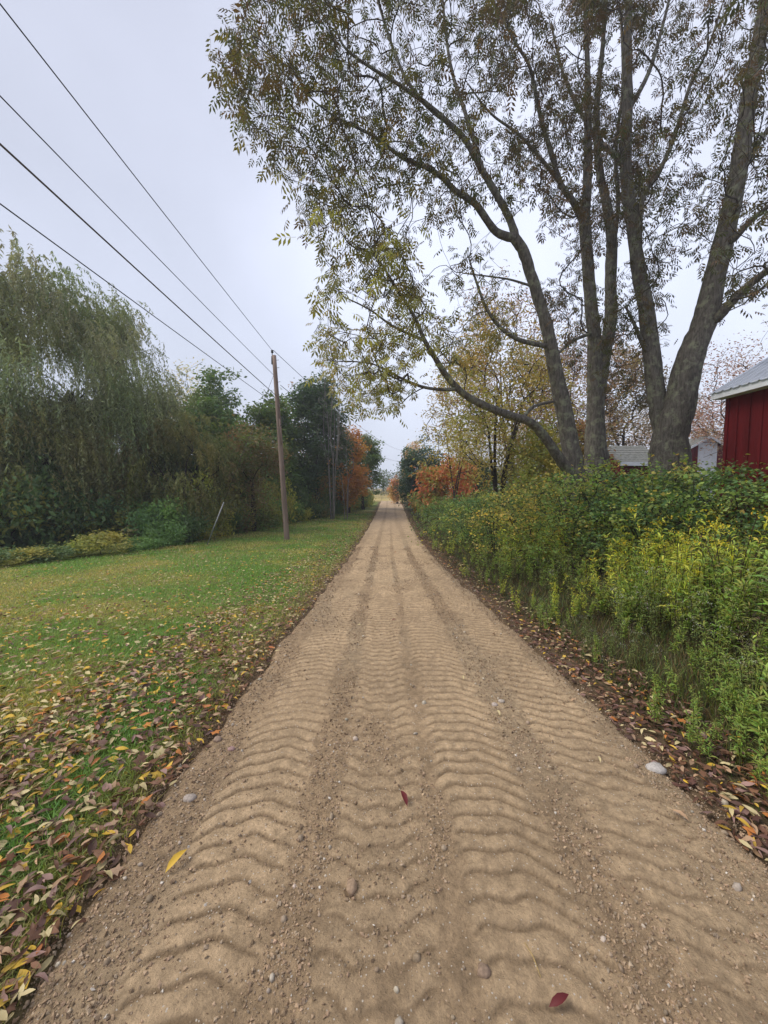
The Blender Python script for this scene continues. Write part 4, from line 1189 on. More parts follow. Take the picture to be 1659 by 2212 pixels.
# ------------------------------------------------------------------ weeds right of the road
M_weed = leafmat('weed_leaf', .42, .5, .35)
LW = leaf_shape(1, .20, .22, 3, .12)
LD = (np.array([(0, 0, 0), (-.10, .45, .10), (.10, .45, .10), (0, 1, -.05)], float), np.array([(0, 2, 1), (1, 2, 3)]))
def weed(kind, hi=True):
    """one herb, height about 1: returns (stem mesh builder, leaves, flowers)"""
    st, lf, fl = MB(), MB(), MB()
    nst = {'golden': 4, 'green': 5, 'dull': 7, 'dead': 3, 'aster': 6}[kind]
    pal_ = {'golden': [(.34, .36, .05), (.26, .31, .05), (.44, .42, .07), (.18, .24, .045)],
            'green': [(.17, .24, .05), (.13, .20, .045), (.22, .29, .06), (.20, .22, .05)],
            'dull': [(.22, .24, .08), (.17, .20, .07), (.27, .22, .11), (.14, .19, .06)],
            'dead': [(.085, .050, .032), (.06, .038, .026), (.12, .075, .045)],
            'aster': [(.14, .19, .055), (.18, .20, .06), (.11, .15, .045)]}[kind]
    for s_ in range(nst):
        a = rng.random() * 6.28; b = np.array([math.cos(a), math.sin(a), 0]) * .07 * rng.random()
        h = rng.uniform(.7, 1.05)
        ln = np.array([math.cos(a), math.sin(a), 0]) * rng.uniform(.05, .22)
        u = np.linspace(0, 1, 6)[:, None]
        P = b + ln * u ** 2 + np.array([0, 0, h]) * u - np.array([0, 0, .02])
        st.tube(P if hi else P[::2], np.linspace(.006, .0025, 6 if hi else 3), 4 if hi else 3, col=(.08, .075, .035) if kind != 'dead' else (.07, .04, .03), cap=False)
        n = {'golden': 34, 'green': 34, 'dull': 26, 'dead': 16, 'aster': 30}[kind]
        n = n if hi else int(n * .6)
        uu = rng.uniform(.12 if kind != 'dead' else .3, 1, n) ** .8
        Q = np.stack([np.interp(uu, u[:, 0], P[:, i]) for i in range(3)], -1)
        an = rng.random(n) * 6.28
        rise = rng.uniform(.0, .8, n) if kind in ('golden', 'green') else rng.uniform(-.5, .6, n)
        d_ = np.stack([np.cos(an), np.sin(an), rise], -1)
        L = {'golden': .14, 'green': .15, 'dull': .07, 'dead': .09, 'aster': .085}[kind] * rng.uniform(.6, 1.2, n) * (1.15 - .5 * uu)
        nn = np.tile([0, 0, 1.], (n, 1)) + rng.normal(size=(n, 3)) * .25
        lf.scatter(*(LW if hi else LD), Q, frames(d_, nn), L * (1 if hi else 1.35), np.clip(pal(pal_, n, .25) * (1.1 if kind == 'dead' else 1.7), .003, .8))
        if kind in ('golden', 'aster', 'dull') and (s_ % 2 == 0):
            m = int(rng.integers(6, 40)) if kind == 'golden' else 22
            tp = P[-1]
            if kind == 'golden':
                br = rdir(m, -.1, .5) * (rng.random((m, 1)) * .13) + np.array([0, 0, .02]); cfl = [(.74, .62, .05), (.60, .52, .06), (.8, .64, .05)]; sz = .018
            elif kind == 'aster':
                br = rdir(m, -.4, .6) * .16 * rng.random((m, 1)); cfl = [(.62, .60, .58), (.5, .47, .42)]; sz = .014
            else:
                br = rdir(m, -.5, .8) * .18 * rng.random((m, 1)); cfl = [(.22, .19, .15), (.30, .27, .22)]; sz = .012
            m = m if hi else m // 2; br = br[:m]; sz = sz if hi else sz * 1.3
            fl.scatter(*BROAD, tp + br, frames(rdir(m), rdir(m, .2, 1)), sz * rng.uniform(.7, 1.5, m), pal(cfl, m, .15))
    return st, lf, fl
KINDS = ['golden', 'green', 'dull', 'dead', 'aster']
WP = {}
for kd in KINDS:
    WP[kd] = []
    for v in range(5):
        st, lf, fl = weed(kd)
        WP[kd].append((st.mesh('stems', M_weed), lf.mesh('leaves', M_weed, False), fl.mesh('flower_head', M_weed, False) if fl.n else None))
LOW = {kd: [weed(kd, False) for v in range(4)] for kd in KINDS}

def weed_kind(x, y):
    g_ = fbm(x * .55, y * .55, 81, 3) * 1.6; e_ = x - rcx(y) - 1.27
    r = rng.random()
    if y < 4.2:
        if e_ > 1.6: return 'golden' if r < .40 + g_ else ('green' if r < .75 else ('dull' if r < .9 else 'dead'))
        return 'green' if r < .48 + g_ else ('aster' if r < .70 else ('dull' if r < .94 else 'dead'))
    if y < 10:
        if e_ > 1.7: return 'golden' if r < .46 + g_ else ('dead' if r < .66 else ('dull' if r < .8 else 'green'))
        return 'dull' if r < .40 + g_ else ('green' if r < .75 else ('aster' if r < .92 else 'golden'))
    return 'green' if r < .45 + g_ else ('dull' if r < .75 else ('golden' if r < .9 else 'aster'))
DESC = {'golden': 'yellow green goldenrod with yellow flowers', 'green': 'fresh green narrow leaved weed', 'dull': 'olive weed with grey seed heads',
        'dead': 'dead dark brown weed stalk', 'aster': 'green aster dotted with white flowers'}
NAME = {'golden': 'goldenrod_plant', 'green': 'leafy_weed', 'dull': 'seeding_weed', 'dead': 'dead_stalk', 'aster': 'white_aster'}
CAT = {'golden': 'goldenrod', 'green': 'weed', 'dull': 'weed', 'dead': 'dead weed', 'aster': 'aster'}
cand = []
for (ya, yb, dens) in ((.9, 2.2, 46), (2.2, 5, 30), (5, 9, 12), (9, 16, 6.5), (16, 30, 3), (30, 46, 1.4)):
    xmax = min(9.5, yb * 1.05 + .6) if yb < 12 else 9 + yb * .12
    area = (yb - ya) * xmax
    for _ in range(int(area * dens)):
        x = rng.uniform(1.5, 1.5 + xmax); y = rng.uniform(ya, yb)
        e_ = x - rcx(y) - 1.27
        lim = .22 + .18 * float(fbm(y * .8, 1, 88, 2)) * 2 + (0 if y > 3 else .16 * (3 - y) / 2)
        if y > 22: lim += .02 * (y - 22)
        if e_ < lim: continue
        if x > 7.3 and -1 < y < 8.8: continue
        cand.append((x, y, e_ - lim))
rng.shuffle(cand)
cand = sorted(cand, key=lambda c: (abs(c[0] / c[1]) > 1.0, c[1]))
bst, blf, bfl = MB(), MB(), MB()
for q, (x, y, e_) in enumerate(cand):
    kd = weed_kind(x, y)
    hgt = (.30 + .62 * float(sstep(0, 1.9, e_))) * rng.uniform(.62, 1.3) * (1 + .5 * float(fbm(x * .9, y * .9, 85, 2))) * (1.12 if kd in ('golden', 'dead') else .85)
    if y < 3: hgt *= .76 + .08 * y
    rz = rng.random() * 6.28; z = float(H(x, y)) - .01
    if q < 300:
        reg = ('by the leaf strewn road edge' if e_ < .5 else ('near the lower right corner' if y < 3 else ('in the dense weeds near the barn' if x > 4 else 'in the middle of the weeds')))
        size_ = 'short' if hgt < .5 else ('knee high' if hgt < .75 else 'waist high')
        t = empty(NAME[kd], (x, y, z), f'{size_} {DESC[kd]} {reg}', CAT[kd], f'{size_} {CAT[kd]} plants of the {kd} kind {reg}')
        t.rotation_euler = (rng.normal() * .06, rng.normal() * .06, rz); t.scale = (hgt * .9, hgt * .9, hgt)
        s_, l_, f_ = WP[kd][rng.integers(0, 5)]
        link('stems', s_, t); link('leaves', l_, t)['kind'] = 'stuff'
        if f_: link('flower_head', f_, t)['kind'] = 'stuff'
    else:
        c_, s__ = math.cos(rz), math.sin(rz)
        Rm = np.array([[c_, -s__, 0], [s__, c_, 0], [0, 0, 1]]) * hgt * (1 if y < 12 else 1.15)
        tri = LOW[kd][rng.integers(0, 4)]
        for src, dst in zip(tri, (bst, blf, bfl)):
            if not src.n: continue
            for vv, cc in [(np.vstack(src.v), np.vstack(src.c))]:
                f3 = np.vstack(src.f3) if src.f3 else None; f4 = np.vstack(src.f4) if src.f4 else None
                dst.add(vv @ Rm.T + np.array([x, y, z]), tris=f3, quads=f4, col=cc * (.85 + .3 * rng.random()))
print('weeds', len(cand), bst.n, blf.n, bfl.n)
for m_, nm, lb in ((bst, 'weed_stems', 'stems of the weeds further back right of the road'), (blf, 'weed_thicket', 'leafy thicket of weeds further back right of the road'), (bfl, 'weed_flowers', 'tiny flowers and seed heads on the weeds further back')):
    tag(m_.build(nm, M_weed, smooth=False), lb, 'weeds', kind='stuff')

# tall shrubs in front of the big trees and the barn
def shrub_mesh(palette, n, ls, nt_=120):
    palette = [tuple(v * 2.7 for v in c_) for c_ in palette]; n = int(n * 1.35)
    T = np.stack([rng.normal(size=nt_) * .42, rng.normal(size=nt_) * .42, rng.uniform(.18, 1.0, nt_)], -1)
    T[:, :2] *= (.6 + .7 * np.sin(np.clip(T[:, 2:], 0, 1) * 2.6))
    sk = Skel(4000)
    for k in range(7):
        a = rng.random() * 6.28; o = np.array([math.cos(a), math.sin(a), 0])
        sk.path([o * .03 + (0, 0, -.05), o * .15 + (0, 0, .4), o * .42 + (0, 0, .85)], [.012, .009, .004], sub=4, limb=k)
    sk.grow(T, alpha=.35, step=.08); sk.radii(rt=.0022, ex=.4)
    mb = MB(); sk.tubes(lambda f, l, r: mb, ks=(5, 4, 4, 3)); ms = mb.mesh('stems', M_bark2)
    c2 = np.where(~sk.fixed[:sk.n])[0]
    k = rng.choice(c2, n); P = sk.P[k] + rng.normal(size=(n, 3)) * .045
    colc = pal(palette, 30, .25)[(np.abs(P[:, 0] * 5).astype(int) + np.abs(P[:, 2] * 7).astype(int) * 3) % 30]
    mb = MB(); mb.scatter(*BROAD, P, frames(rdir(n, -.6, .4), rdir(n, .35, 1)), ls * rng.uniform(.55, 1.3, n), np.clip(colc * .5 + pal(palette, n, .25) * .5, .003, 1))
    return mb.mesh('foliage', M_weed, False), ms
SH = {'bright green': [shrub_mesh([(.10, .145, .035), (.075, .115, .032), (.13, .16, .04)], 2600, .034) for _ in range(2)],
      'dark green': [shrub_mesh([(.045, .085, .03), (.06, .10, .032), (.035, .065, .025)], 2600, .034) for _ in range(2)],
      'yellow flecked green': [shrub_mesh([(.11, .13, .035), (.08, .11, .03), (.34, .25, .06), (.10, .12, .03)], 2200, .034) for _ in range(2)]}
spots = [(3.9, 10.5, 2.0, 'yellow flecked green'), (4.6, 9.4, 2.1, 'yellow flecked green'), (5.2, 8.6, 2.2, 'bright green'), (5.4, 9.6, 2.5, 'yellow flecked green'), (6.1, 8.4, 2.35, 'dark green'),
         (6.5, 9.3, 2.6, 'bright green'), (7.0, 8.9, 2.4, 'dark green'), (5.9, 7.2, 1.9, 'bright green'), (6.7, 7.0, 2.1, 'dark green'), (5.2, 7.4, 1.75, 'dark green'), (6.6, 6.0, 1.75, 'bright green'), (6.9, 5.2, 1.55, 'dark green'),
         (4.5, 8.0, 1.6, 'bright green'), (3.5, 12.0, 1.9, 'dark green'), (4.1, 13.2, 2.0, 'bright green'), (3.2, 14.6, 1.7, 'dark green'), (4.9, 12.2, 2.3, 'yellow flecked green'), (7.6, 9.9, 2.6, 'bright green'),
         (3.6, 17.5, 1.7, 'bright green'), (4.6, 16, 1.9, 'dark green'), (3.9, 20.5, 1.8, 'dark green'), (3.4, 24, 1.7, 'bright green'), (3.6, 28, 1.6, 'dark green'), (3.9, 33, 1.6, 'bright green'), (5.8, 18, 2.0, 'yellow flecked green'), (6.4, 14, 2.3, 'dark green'), (7.4, 12.2, 2.4, 'bright green')]
def HW(v): return 'high' if v > 2.3 else ('head high' if v > 1.85 else 'chest high')
for q, (x, y, h_, kd) in enumerate(spots):
    f, s = SH[kd][q % 2]
    where = 'in front of the red barn' if x > 5.6 and y < 9.2 else ('at the feet of the big grey trees' if y < 13.5 else 'along the road towards the sumacs')
    t = empty('wild_shrub', (x, y, float(H(x, y)) - .05), f'{HW(h_)} {kd} wild shrub growing {where}', 'shrub', f'{HW(h_)} {kd} shrubs {where}')
    t.rotation_euler = (0, 0, rng.random() * 6.28); t.scale = (h_ * .95, h_ * .95, h_)
    link('foliage', f, t)['kind'] = 'stuff'; link('stems', s, t)

# ------------------------------------------------------------------ grass
def blades(P, L, W, col, lean=.5):
    n = len(P); a = rng.random(n) * 6.28
    sx_ = np.stack([np.cos(a), np.sin(a), 0 * a], -1); ld = rdir(n, 0, .01) * (lean * L * rng.random(n))[:, None]
    v0 = P - sx_ * (W / 2)[:, None]; v1 = P + sx_ * (W / 2)[:, None]
    m = P + ld * .35 + np.array([0, 0, 1]) * (L * .6)[:, None]
    v2 = m - sx_ * (W * .35)[:, None]; v3 = m + sx_ * (W * .35)[:, None]
    v4 = P + ld * 1.2 + np.array([0, 0, 1]) * L[:, None]
    V = np.stack([v0, v1, v2, v3, v4], 1).reshape(-1, 3)
    b = np.arange(n)[:, None, None] * 5
    T = (b + np.array([(0, 1, 3), (0, 3, 2), (2, 3, 4)])[None]).reshape(-1, 3)
    far_ = np.where(P[:, 1] > 3.0)[0]; near_ = np.where(P[:, 1] <= 3.0)[0]
    V = np.stack([v0, v1, v2, v3, v4], 1)
    Tn = (np.arange(len(near_))[:, None, None] * 5 + np.array([(0, 1, 3), (0, 3, 2), (2, 3, 4)])[None]).reshape(-1, 3)
    Tf = (np.arange(len(far_))[:, None, None] * 3 + np.array([(0, 1, 2)])[None]).reshape(-1, 3) + 5 * len(near_)
    V = np.vstack([V[near_].reshape(-1, 3), V[far_][:, [0, 1, 4]].reshape(-1, 3)])
    return V, np.vstack([Tn, Tf]), np.vstack([np.repeat(col[near_], 5, 0), np.repeat(col[far_], 3, 0)])
def field(n, ya, yb, xa, xb, dist='log'):
    y = np.exp(rng.uniform(math.log(ya), math.log(yb), n)) if dist == 'log' else rng.uniform(ya, yb, n)
    return y
mb = MB()
n = 250000
y = np.exp(rng.uniform(math.log(.55), math.log(34), n))
x = rcx(y) - 1.27 - rng.random(n) ** 1.2 * (y * 1.05 + .3 + 1.2 * sstep(6, 1, y) * (rng.random(n) < .45))
d_ = side(x, y); ok = (d_ > .02 + .1 * rng.random(n)) & (x > -22) & (rng.random(n) < .35 + .65 * sstep(.05, .9, d_))
# stop at the hedge
ex = np.array([p[0] for p in EG]); ey = np.array([p[1] for p in EG])
hy = np.interp(x, ex[np.argsort(ex)], ey[np.argsort(ex)])
ok &= y < hy + .6
x, y, d_ = x[ok], y[ok], d_[ok]; n = len(x)
L = (.022 + .030 * rng.random(n)) * (1 + .5 * sstep(6, 20, y)) * (1 + .6 * np.clip(fbm(x * 1.1, y * 1.1, 101, 3), 0, 1))
W = .0022 + .0020 * y
g1 = sstep(-.15, .22, fbm(x * .8, y * .8, 103, 4))[:, None]
col = pal([(.11, .21, .05), (.14, .24, .055), (.09, .175, .045)], n, .25) * (1 - g1) + pal([(.25, .24, .07), (.19, .22, .06), (.33, .28, .12)], n, .25) * g1
br = sstep(.5, .1, d_)[:, None] * .75
col = col * (1 - br) + pal([(.26, .21, .08), (.18, .14, .055), (.18, .20, .05)], n, .2) * br
P = np.stack([x, y, H(x, y) - .004], -1)
V, T, Cc = blades(P, L, W, np.clip(col * 1.75, .003, 1), 1.5); mb.add(V, tris=T, col=Cc)
tag(mb.build('lawn_grass', M_weed, smooth=False), 'short green grass of the lawn left of the road', 'grass', kind='stuff')
mb = MB(); n = 48000
y = np.exp(rng.uniform(math.log(.9), math.log(30), n)); x = rcx(y) + 1.27 + .15 + rng.random(n) * (y * .75 + .5)
d_ = side(x, y); ok = d_ > .12 + .25 * rng.random(n); x, y, d_ = x[ok], y[ok], d_[ok]; n = len(x)
L = (.03 + .08 * rng.random(n)) * (.35 + sstep(.1, .9, d_)); W = .0025 + .0016 * y
P = np.stack([x, y, H(x, y) - .004], -1)
V, T, Cc = blades(P, L, W, np.clip(pal([(.14, .18, .05), (.11, .16, .045), (.21, .18, .07), (.15, .10, .055)], n, .25), .003, 1), .9); mb.add(V, tris=T, col=Cc)
tag(mb.build('verge_grass', M_weed, smooth=False), 'rough grass under the weeds on the right verge', 'grass', kind='stuff')

# ------------------------------------------------------------------ fallen leaves
LT = [leaf_shape(1, .36, .03, 4, .06), leaf_shape(1, .30, .16, 4, .25), leaf_shape(1, .46, -.08, 4, .30), leaf_shape(1, .24, .07, 4, .5)]
LT.append((LT[0][0] * 1.0 + np.stack([.12 * np.sin(LT[0][0][:, 1] * 4), 0 * LT[0][0][:, 1], .05 * np.sin(LT[0][0][:, 0] * 20)], -1), LT[0][1]))
_a = np.arange(10) * math.pi / 5 + math.pi / 2; _r = np.where(np.arange(10) % 2 == 0, .5, .26); _r[5] = .34
LT.append((np.vstack([[0, .45, .04]] + [[_r[k] * math.cos(_a[k]), .45 + _r[k] * math.sin(_a[k]), .03 * math.sin(k * 2.1)] for k in range(10)]), np.array([(0, k + 1, (k + 1) % 10 + 1) for k in range(10)])))
LCOL = {'brown': [(.20, .10, .055), (.15, .075, .045)], 'dark brown': [(.085, .045, .033), (.11, .052, .038)], 'tan': [(.46, .30, .18), (.38, .25, .16)],
        'pale yellow': [(.60, .50, .27), (.52, .43, .22)], 'yellow': [(.62, .40, .05), (.55, .36, .06)], 'orange': [(.50, .19, .05), (.42, .15, .05)], 'greyish pink': [(.33, .20, .17), (.26, .16, .14)]}
CN = list(LCOL)
def leaf_sites():
    out = []
    # left strip, dense
    def put(n, ya, yb, fa, fb, sidek, pw=1.0):
        y = np.exp(rng.uniform(math.log(ya), math.log(yb), n)); off = fa + (fb - fa) * rng.random(n) ** pw
        x = rcx(y) + sidek * (1.27 + off)
        return np.stack([x, y], -1)
    return (put(9800, .62, 36, .0, 1.30, -1, 1.0), put(4200, .62, 20, .6, 4.5, -1, 1.3), None, put(6500, .8, 30, .0, .6, 1, 1.0))
s1, s2, _, s4 = leaf_sites()
n = 9500; y = rng.uniform(.8, 34, n) ** 1.0; y = np.exp(rng.uniform(math.log(1.5), math.log(30), n)); x = rcx(y) - 1.9 - rng.random(n) * (y * 1.0 + 3 * (rng.random(n) < .3))
s3 = np.stack([x, y], -1); hy = np.interp(x, ex[np.argsort(ex)], ey[np.argsort(ex)]); s3 = s3[(y < hy + .3)]
def colidx(n, w): return rng.choice(len(CN), n, p=np.array(w) / np.sum(w))
#            brown dark tan paleyel yellow orange pink
c1 = colidx(len(s1), [32, 16, 20, 15, 8, 6, 9]); c2 = colidx(len(s2), [22, 12, 18, 22, 13, 6, 10]); c3 = colidx(len(s3), [12, 5, 16, 34, 24, 4, 5]); c4 = colidx(len(s4), [36, 34, 10, 8, 5, 5, 8])
XY = np.vstack([s1, s2, s3, s4]); CI = np.concatenate([c1, c2, c3, c4]); ZN = np.concatenate([np.zeros(len(s1)), np.ones(len(s2)), np.full(len(s3), 2), np.full(len(s4), 3)]).astype(int)
n = len(XY)
d_ = side(XY[:, 0], XY[:, 1])
ok = (d_ > -.07 * rng.random(n) ** 2) & ((ZN == 3) | (XY[:, 0] < 0)); XY, CI, ZN = XY[ok], CI[ok], ZN[ok]; n = len(XY)
LL = rng.uniform(.026, .078, n) * (1 + .35 * sstep(5, 15, XY[:, 1])); LL[ZN == 3] *= .9
zb = surf(XY[:, 0], XY[:, 1]) + np.where(ZN == 3, .010, .016) + .026 * rng.random(n)
nrm = np.array([0, 0, 1.]) + rng.normal(size=(n, 3)) * .42
ang = rng.random(n) * 6.28; dv = np.stack([np.cos(ang), np.sin(ang), rng.normal(size=n) * .15], -1)
MX = frames(dv, nrm); ti = rng.choice(6, n, p=[.2, .2, .2, .17, .17, .06])
PW = np.column_stack([XY, zb])
inview = (np.abs(XY[:, 0]) < (XY[:, 1] * math.cos(PITCH) + .1) * .985) & (XY[:, 1] > .85)
score = np.where(inview, np.linalg.norm(PW - [0, 0, CAMH], axis=1) / LL, 1e9)
ind = np.argsort(score)[:285]
from mathutils import Matrix
ME = {}
for ci, cn in enumerate(CN):
    for k in range(len(LT)):
        mb = MB(); v_, t_2 = LT[k]; cc = np.array(LCOL[cn][k % 2]) * (.9 + .2 * rng.random()); mb.add(v_, tris=t_2, col=np.tile(cc, (len(v_), 1)) * (1 - .3 * rng.random((len(v_), 1))))
        ME[ci, k] = mb.mesh('fallen_leaf', M_dry, True)
def place_leaf(name, label, group, me, P_, M_, s_):
    o = link(name, me); m = M_ * s_
    o.matrix_world = Matrix(((m[0, 0], m[0, 1], m[0, 2], P_[0]), (m[1, 0], m[1, 1], m[1, 2], P_[1]), (m[2, 0], m[2, 1], m[2, 2], P_[2]), (0, 0, 0, 1)))
    return tag(o, label, 'leaf', group)
ZW = ['along the left road edge', 'on the leaf strewn grass left of the road', 'on the open lawn', 'under the weeds right of the road']
SHP = ['flat', 'curled', 'broad arched', 'slim folded', 'twisted', 'lobed']
def SZ(v): return 'small' if v < .055 else ('middling' if v < .078 else 'large')
for i in ind:
    cn = CN[CI[i]]
    place_leaf('fallen_leaf', f'{SZ(LL[i])} {SHP[ti[i]]} {cn} leaf {ZW[ZN[i]]}', f'{SZ(LL[i])} {SHP[ti[i]]} {cn} leaves {ZW[ZN[i]]}', ME[CI[i], int(ti[i])], PW[i], MX[i], LL[i])
msk = np.ones(n, bool); msk[ind] = False
mb = MB()
LF = leaf_shape(1, .36, .06, 2, .12)
s_ = msk & (PW[:, 1] > 5); cc = np.array([LCOL[CN[c]][rng.integers(0, 2)] for c in CI[s_]]) * rng.uniform(.7, 1.25, (s_.sum(), 1))
mb.scatter(*LF, PW[s_], MX[s_], LL[s_], cc); msk &= PW[:, 1] <= 5
for k in range(len(LT)):
    s_ = msk & (ti == k); m = s_.sum()
    cc = np.array([LCOL[CN[c]][rng.integers(0, 2)] for c in CI[s_]]) * rng.uniform(.7, 1.25, (m, 1))
    mb.scatter(*LT[k], PW[s_], MX[s_], LL[s_], cc)
tag(mb.build('leaf_litter', M_dry), 'carpet of fallen leaves beside the road', 'leaves', kind='stuff')
# leaves that lie alone on the road
SOLO = [(357, 1895, .095, 'yellow', 'bright yellow leaf curled on the near left shoulder of the road', 1.1),
        (880, 1757, .085, 'dark red', 'dark red leaf standing out on the middle of the dirt road', 1.9),
        (1185, 2196, .07, 'dark red', 'dark red leaf at the bottom edge of the road, cut off by the picture', .3),
        (1080, 1556, .055, 'pale yellow', 'pale yellow leaf on the road beside two small stones', 1.7),
        (1001, 1476, .05, 'pale yellow', 'pale leaf on the raised soil between the right tracks', 1.5),
        (1232, 1520, .05, 'tan', 'small tan leaf near the right edge of the road', .4),
        (1297, 1655, .045, 'pale yellow', 'small pale yellow leaf right of the rightmost track', 1.4),
        (1489, 1780, .07, 'tan', 'slim tan leaf on the loose gravel at the right', 2.3),
        (852, 1196, .08, 'orange', 'small orange leaf far up the middle of the road', .2),
        (846, 1346, .06, 'dark red', 'tiny dark leaf on the second track', .2),
        (772, 1356, .05, 'pale yellow', 'tiny pale leaf left of the second track', .1),
        (700, 1300, .05, 'tan', 'tiny tan leaf far up the leftmost track', .1)]
LCOL['dark red'] = [(.12, .018, .020), (.10, .015, .02)]
for px, py, L_, cn, lb, a in SOLO:
    p = onroad(px, py); p[2] = float(surf(p[0], p[1])) + .012
    p = p.copy(); mb = MB(); v_, t_2 = LT[1]
    mb.add(v_, tris=t_2, col=np.tile(LCOL[cn][0], (len(v_), 1)))
    M_ = frames(np.array([[math.cos(a), math.sin(a), .15]]), np.array([[.1, -.3, 1.]]))[0]
    place_leaf('fallen_leaf', lb, None, mb.mesh('fallen_leaf', M_dry), p, M_, L_)

# straws
mb = MB()
for px, py, a, L_ in ((1150, 2085, 1.75, .09),):
    p = onroad(px, py); p[2] = float(surf(p[0], p[1])) + .008
    v = np.array([math.cos(a), math.sin(a), 0]) * L_ / 2; mb = MB(); mb.tube([-v, v * .1 + (0.004, 0, .004), v], .0014, 5, col=(.42, .30, .12)); o = mb.build('straw', M_stone); o.location = p
    tag(o, 'thin straw coloured stalk lying on the road near the bottom edge', 'straw')
for px, py, a, L_ in ((735, 1503, .05, .12),):
    p = onroad(px, py); p[2] = float(surf(p[0], p[1])) + .008
    v = np.array([math.cos(a), math.sin(a), 0]) * L_ / 2; mb = MB(); mb.tube([-v, v * .1 + (0.004, 0.004, .004), v], .002, 5, col=(.42, .30, .18)); o = mb.build('straw', M_stone); o.location = p
    tag(o, 'pale straw lying across the road left of the middle track', 'straw')

# ------------------------------------------------------------------ stones and crumbs of the road
def rock():
    import bmesh
    bm = bmesh.new(); bmesh.ops.create_icosphere(bm, subdivisions=1, radius=1)
    v = np.array([q.co[:] for q in bm.verts]); t_3 = np.array([[q.index for q in f.verts] for f in bm.faces]); bm.free()
    return v, t_3
import bmesh
RV, RT = rock()
bm = bmesh.new(); bmesh.ops.create_icosphere(bm, subdivisions=2, radius=1)
RV2 = np.array([q.co[:] for q in bm.verts]); RT2 = np.array([[q.index for q in f.verts] for f in bm.faces]); bm.free()
bm = bmesh.new(); bmesh.ops.create_icosphere(bm, subdivisions=0 or 1, radius=1); bm.free()
OV = np.array([(1, 0, 0), (-1, 0, 0), (0, 1, 0), (0, -1, 0), (0, 0, 1), (0, 0, -1)], float); OT = np.array([(0, 2, 4), (2, 1, 4), (1, 3, 4), (3, 0, 4), (2, 0, 5), (1, 2, 5), (3, 1, 5), (0, 3, 5)])
mb = MB(); n = 110000
y = np.exp(rng.uniform(math.log(.55), math.log(14), n)); x = rcx(y) + rng.uniform(-1.40, 1.40, n)
_, mk = road_h(x, y)
dd_ = side(x, y)
keep = (rng.random(n) > np.clip(mk * 1.15, 0, .88)) & (fbm(x * 2.2, y * 1.2, 121, 3) + .25 * sstep(-.45, 0, dd_) + .22 * (np.abs(x - .83) < .16) + .16 * (np.abs(x + .32) < .1) > -.06 + .12 * rng.random(n)) & (dd_ < .15)
x, y = x[keep], y[keep]; n = len(x)
sz = (.0020 + .0050 * rng.random(n) ** 3) * (1 + .12 * y)
M_ = frames(rdir(n)) * (1 + .35 * rng.normal(size=(n, 1, 3))).clip(.5, 1.6)
cc = pal([(.32, .225, .145), (.25, .175, .11), (.38, .27, .175), (.34, .26, .18)], n, .25, .01)
wh = rng.random(n) < .012; cc[wh] = (.6, .55, .48)
P = np.stack([x, y, surf(x, y) + sz * .25], -1)
near = y < 2.2
TV = np.array([(1, 0, -.4), (-.6, .9, -.4), (-.6, -.9, -.4), (0, 0, .9)]); TT = np.array([(0, 1, 3), (1, 2, 3), (2, 0, 3)])
mb.scatter(OV, OT, P[near], M_[near], sz[near], np.clip(cc[near], 0, 1))
mb.scatter(TV, TT, P[~near], M_[~near], sz[~near], np.clip(cc[~near], 0, 1))
tag(mb.build('gravel', M_stone, smooth=False), 'loose crumbs and grit on the dirt road', 'gravel', kind='stuff')
mb = MB(); n = 700
y = np.exp(rng.uniform(math.log(.7), math.log(9), n)); x = rcx(y) + rng.uniform(-1.36, 1.4, n); _, mk = road_h(x, y)
keep = mk < .35; x, y = x[keep], y[keep]; n = len(x)
sz = .006 + .011 * rng.random(n) ** 3
P = np.stack([x, y, surf(x, y) + sz * .2], -1)
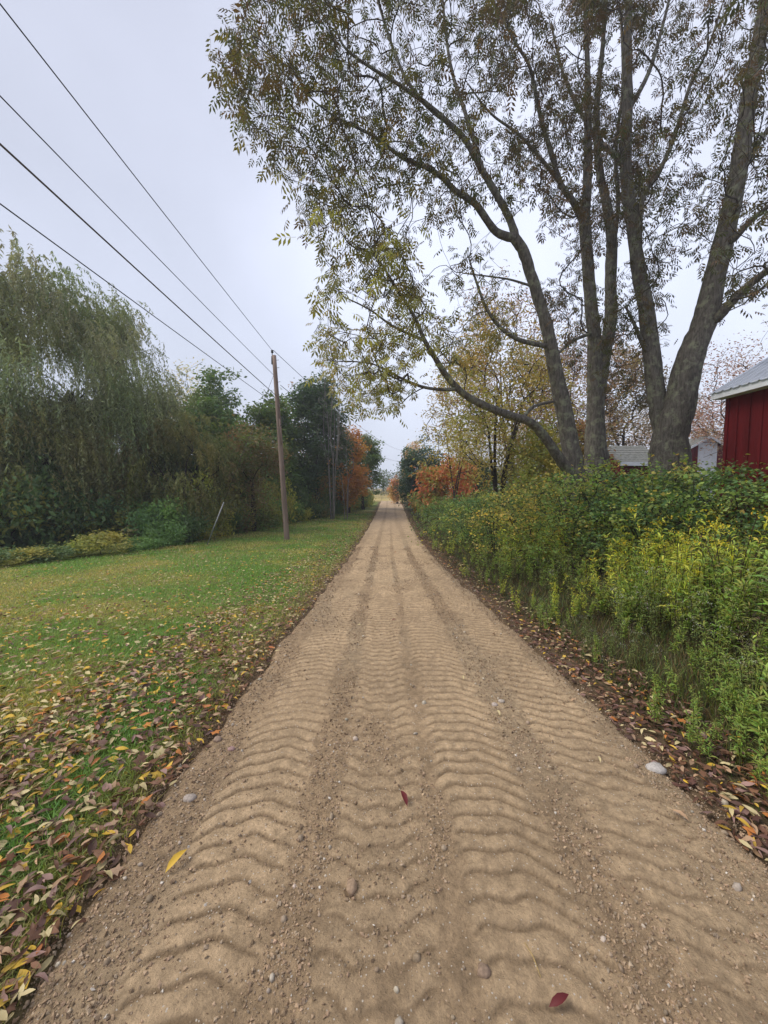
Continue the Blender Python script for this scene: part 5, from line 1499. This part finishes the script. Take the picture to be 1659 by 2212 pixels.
mb.scatter(RV, RT, P, frames(rdir(n)) * (1 + .25 * rng.normal(size=(n, 1, 3))).clip(.6, 1.5), sz, pal([(.26, .20, .14), (.30, .26, .21), (.20, .15, .10), (.40, .34, .27)], n, .15, .015) * 1.2)
tag(mb.build('pebbles', M_stone), 'small pebbles scattered on the dirt road', 'pebbles', kind='stuff')
STN = [(760, 1930, .026, (.30, .21, .14), 'oval brown stone between the left and middle tracks', (.75, 1.15, .7)), (1068, 1527, .022, (.45, .38, .33), 'pale stone, left one of a close pair on the road', (1, .9, .7)), (1083, 1521, .022, (.42, .36, .30), 'pale stone, right one of a close pair on the road', (1.1, .8, .7)),
       (1045, 2112, .020, (.24, .17, .12), 'round brown stone near the bottom right of the middle track', (1, 1, .8)), (410, 1726, .028, (.34, .29, .25), 'grey stone half buried at the left road edge', (1.2, .8, .6)), (1415, 1662, .04, (.42, .39, .36), 'flat pale grey stone at the right road edge', (1.3, .9, .5)), (500, 1620, .022, (.34, .22, .2), 'pinkish stone at the left road edge', (1, .9, .7)), (470, 1600, .026, (.28, .2, .15), 'brown stone on the grassy left road edge', (1, .9, .7))]
for px, py, r_, c_, lb, sh in STN:
    p = onroad(px, py); p[2] = float(surf(p[0], p[1])) + r_ * .12
    v = RV2 * np.array(sh) * r_; v = v * (1 + .10 * rng.normal(size=(len(v), 1))); mb = MB(); mb.add(v, tris=RT2, col=c_); o = mb.build('stone', M_stone); o.location = p
    tag(o, lb, 'stone')

# ------------------------------------------------------------------ mist
m = bpy.data.materials.new('haze'); m.use_nodes = True; t_ = m.node_tree
t_.nodes.remove(t_.nodes['Principled BSDF'])
pv = t_.nodes.new('ShaderNodeVolumePrincipled'); pv.inputs['Color'].default_value = (.86, .90, 1.0, 1); pv.inputs['Density'].default_value = .0018; pv.inputs['Anisotropy'].default_value = .2
t_.links.new(pv.outputs[0], t_.nodes['Material Output'].inputs['Volume'])
mb = MB(); mb.box((-275, -45, -8), (275, 290, 22)); o = mb.build('haze', m, smooth=False); tag(o, kind='stuff')
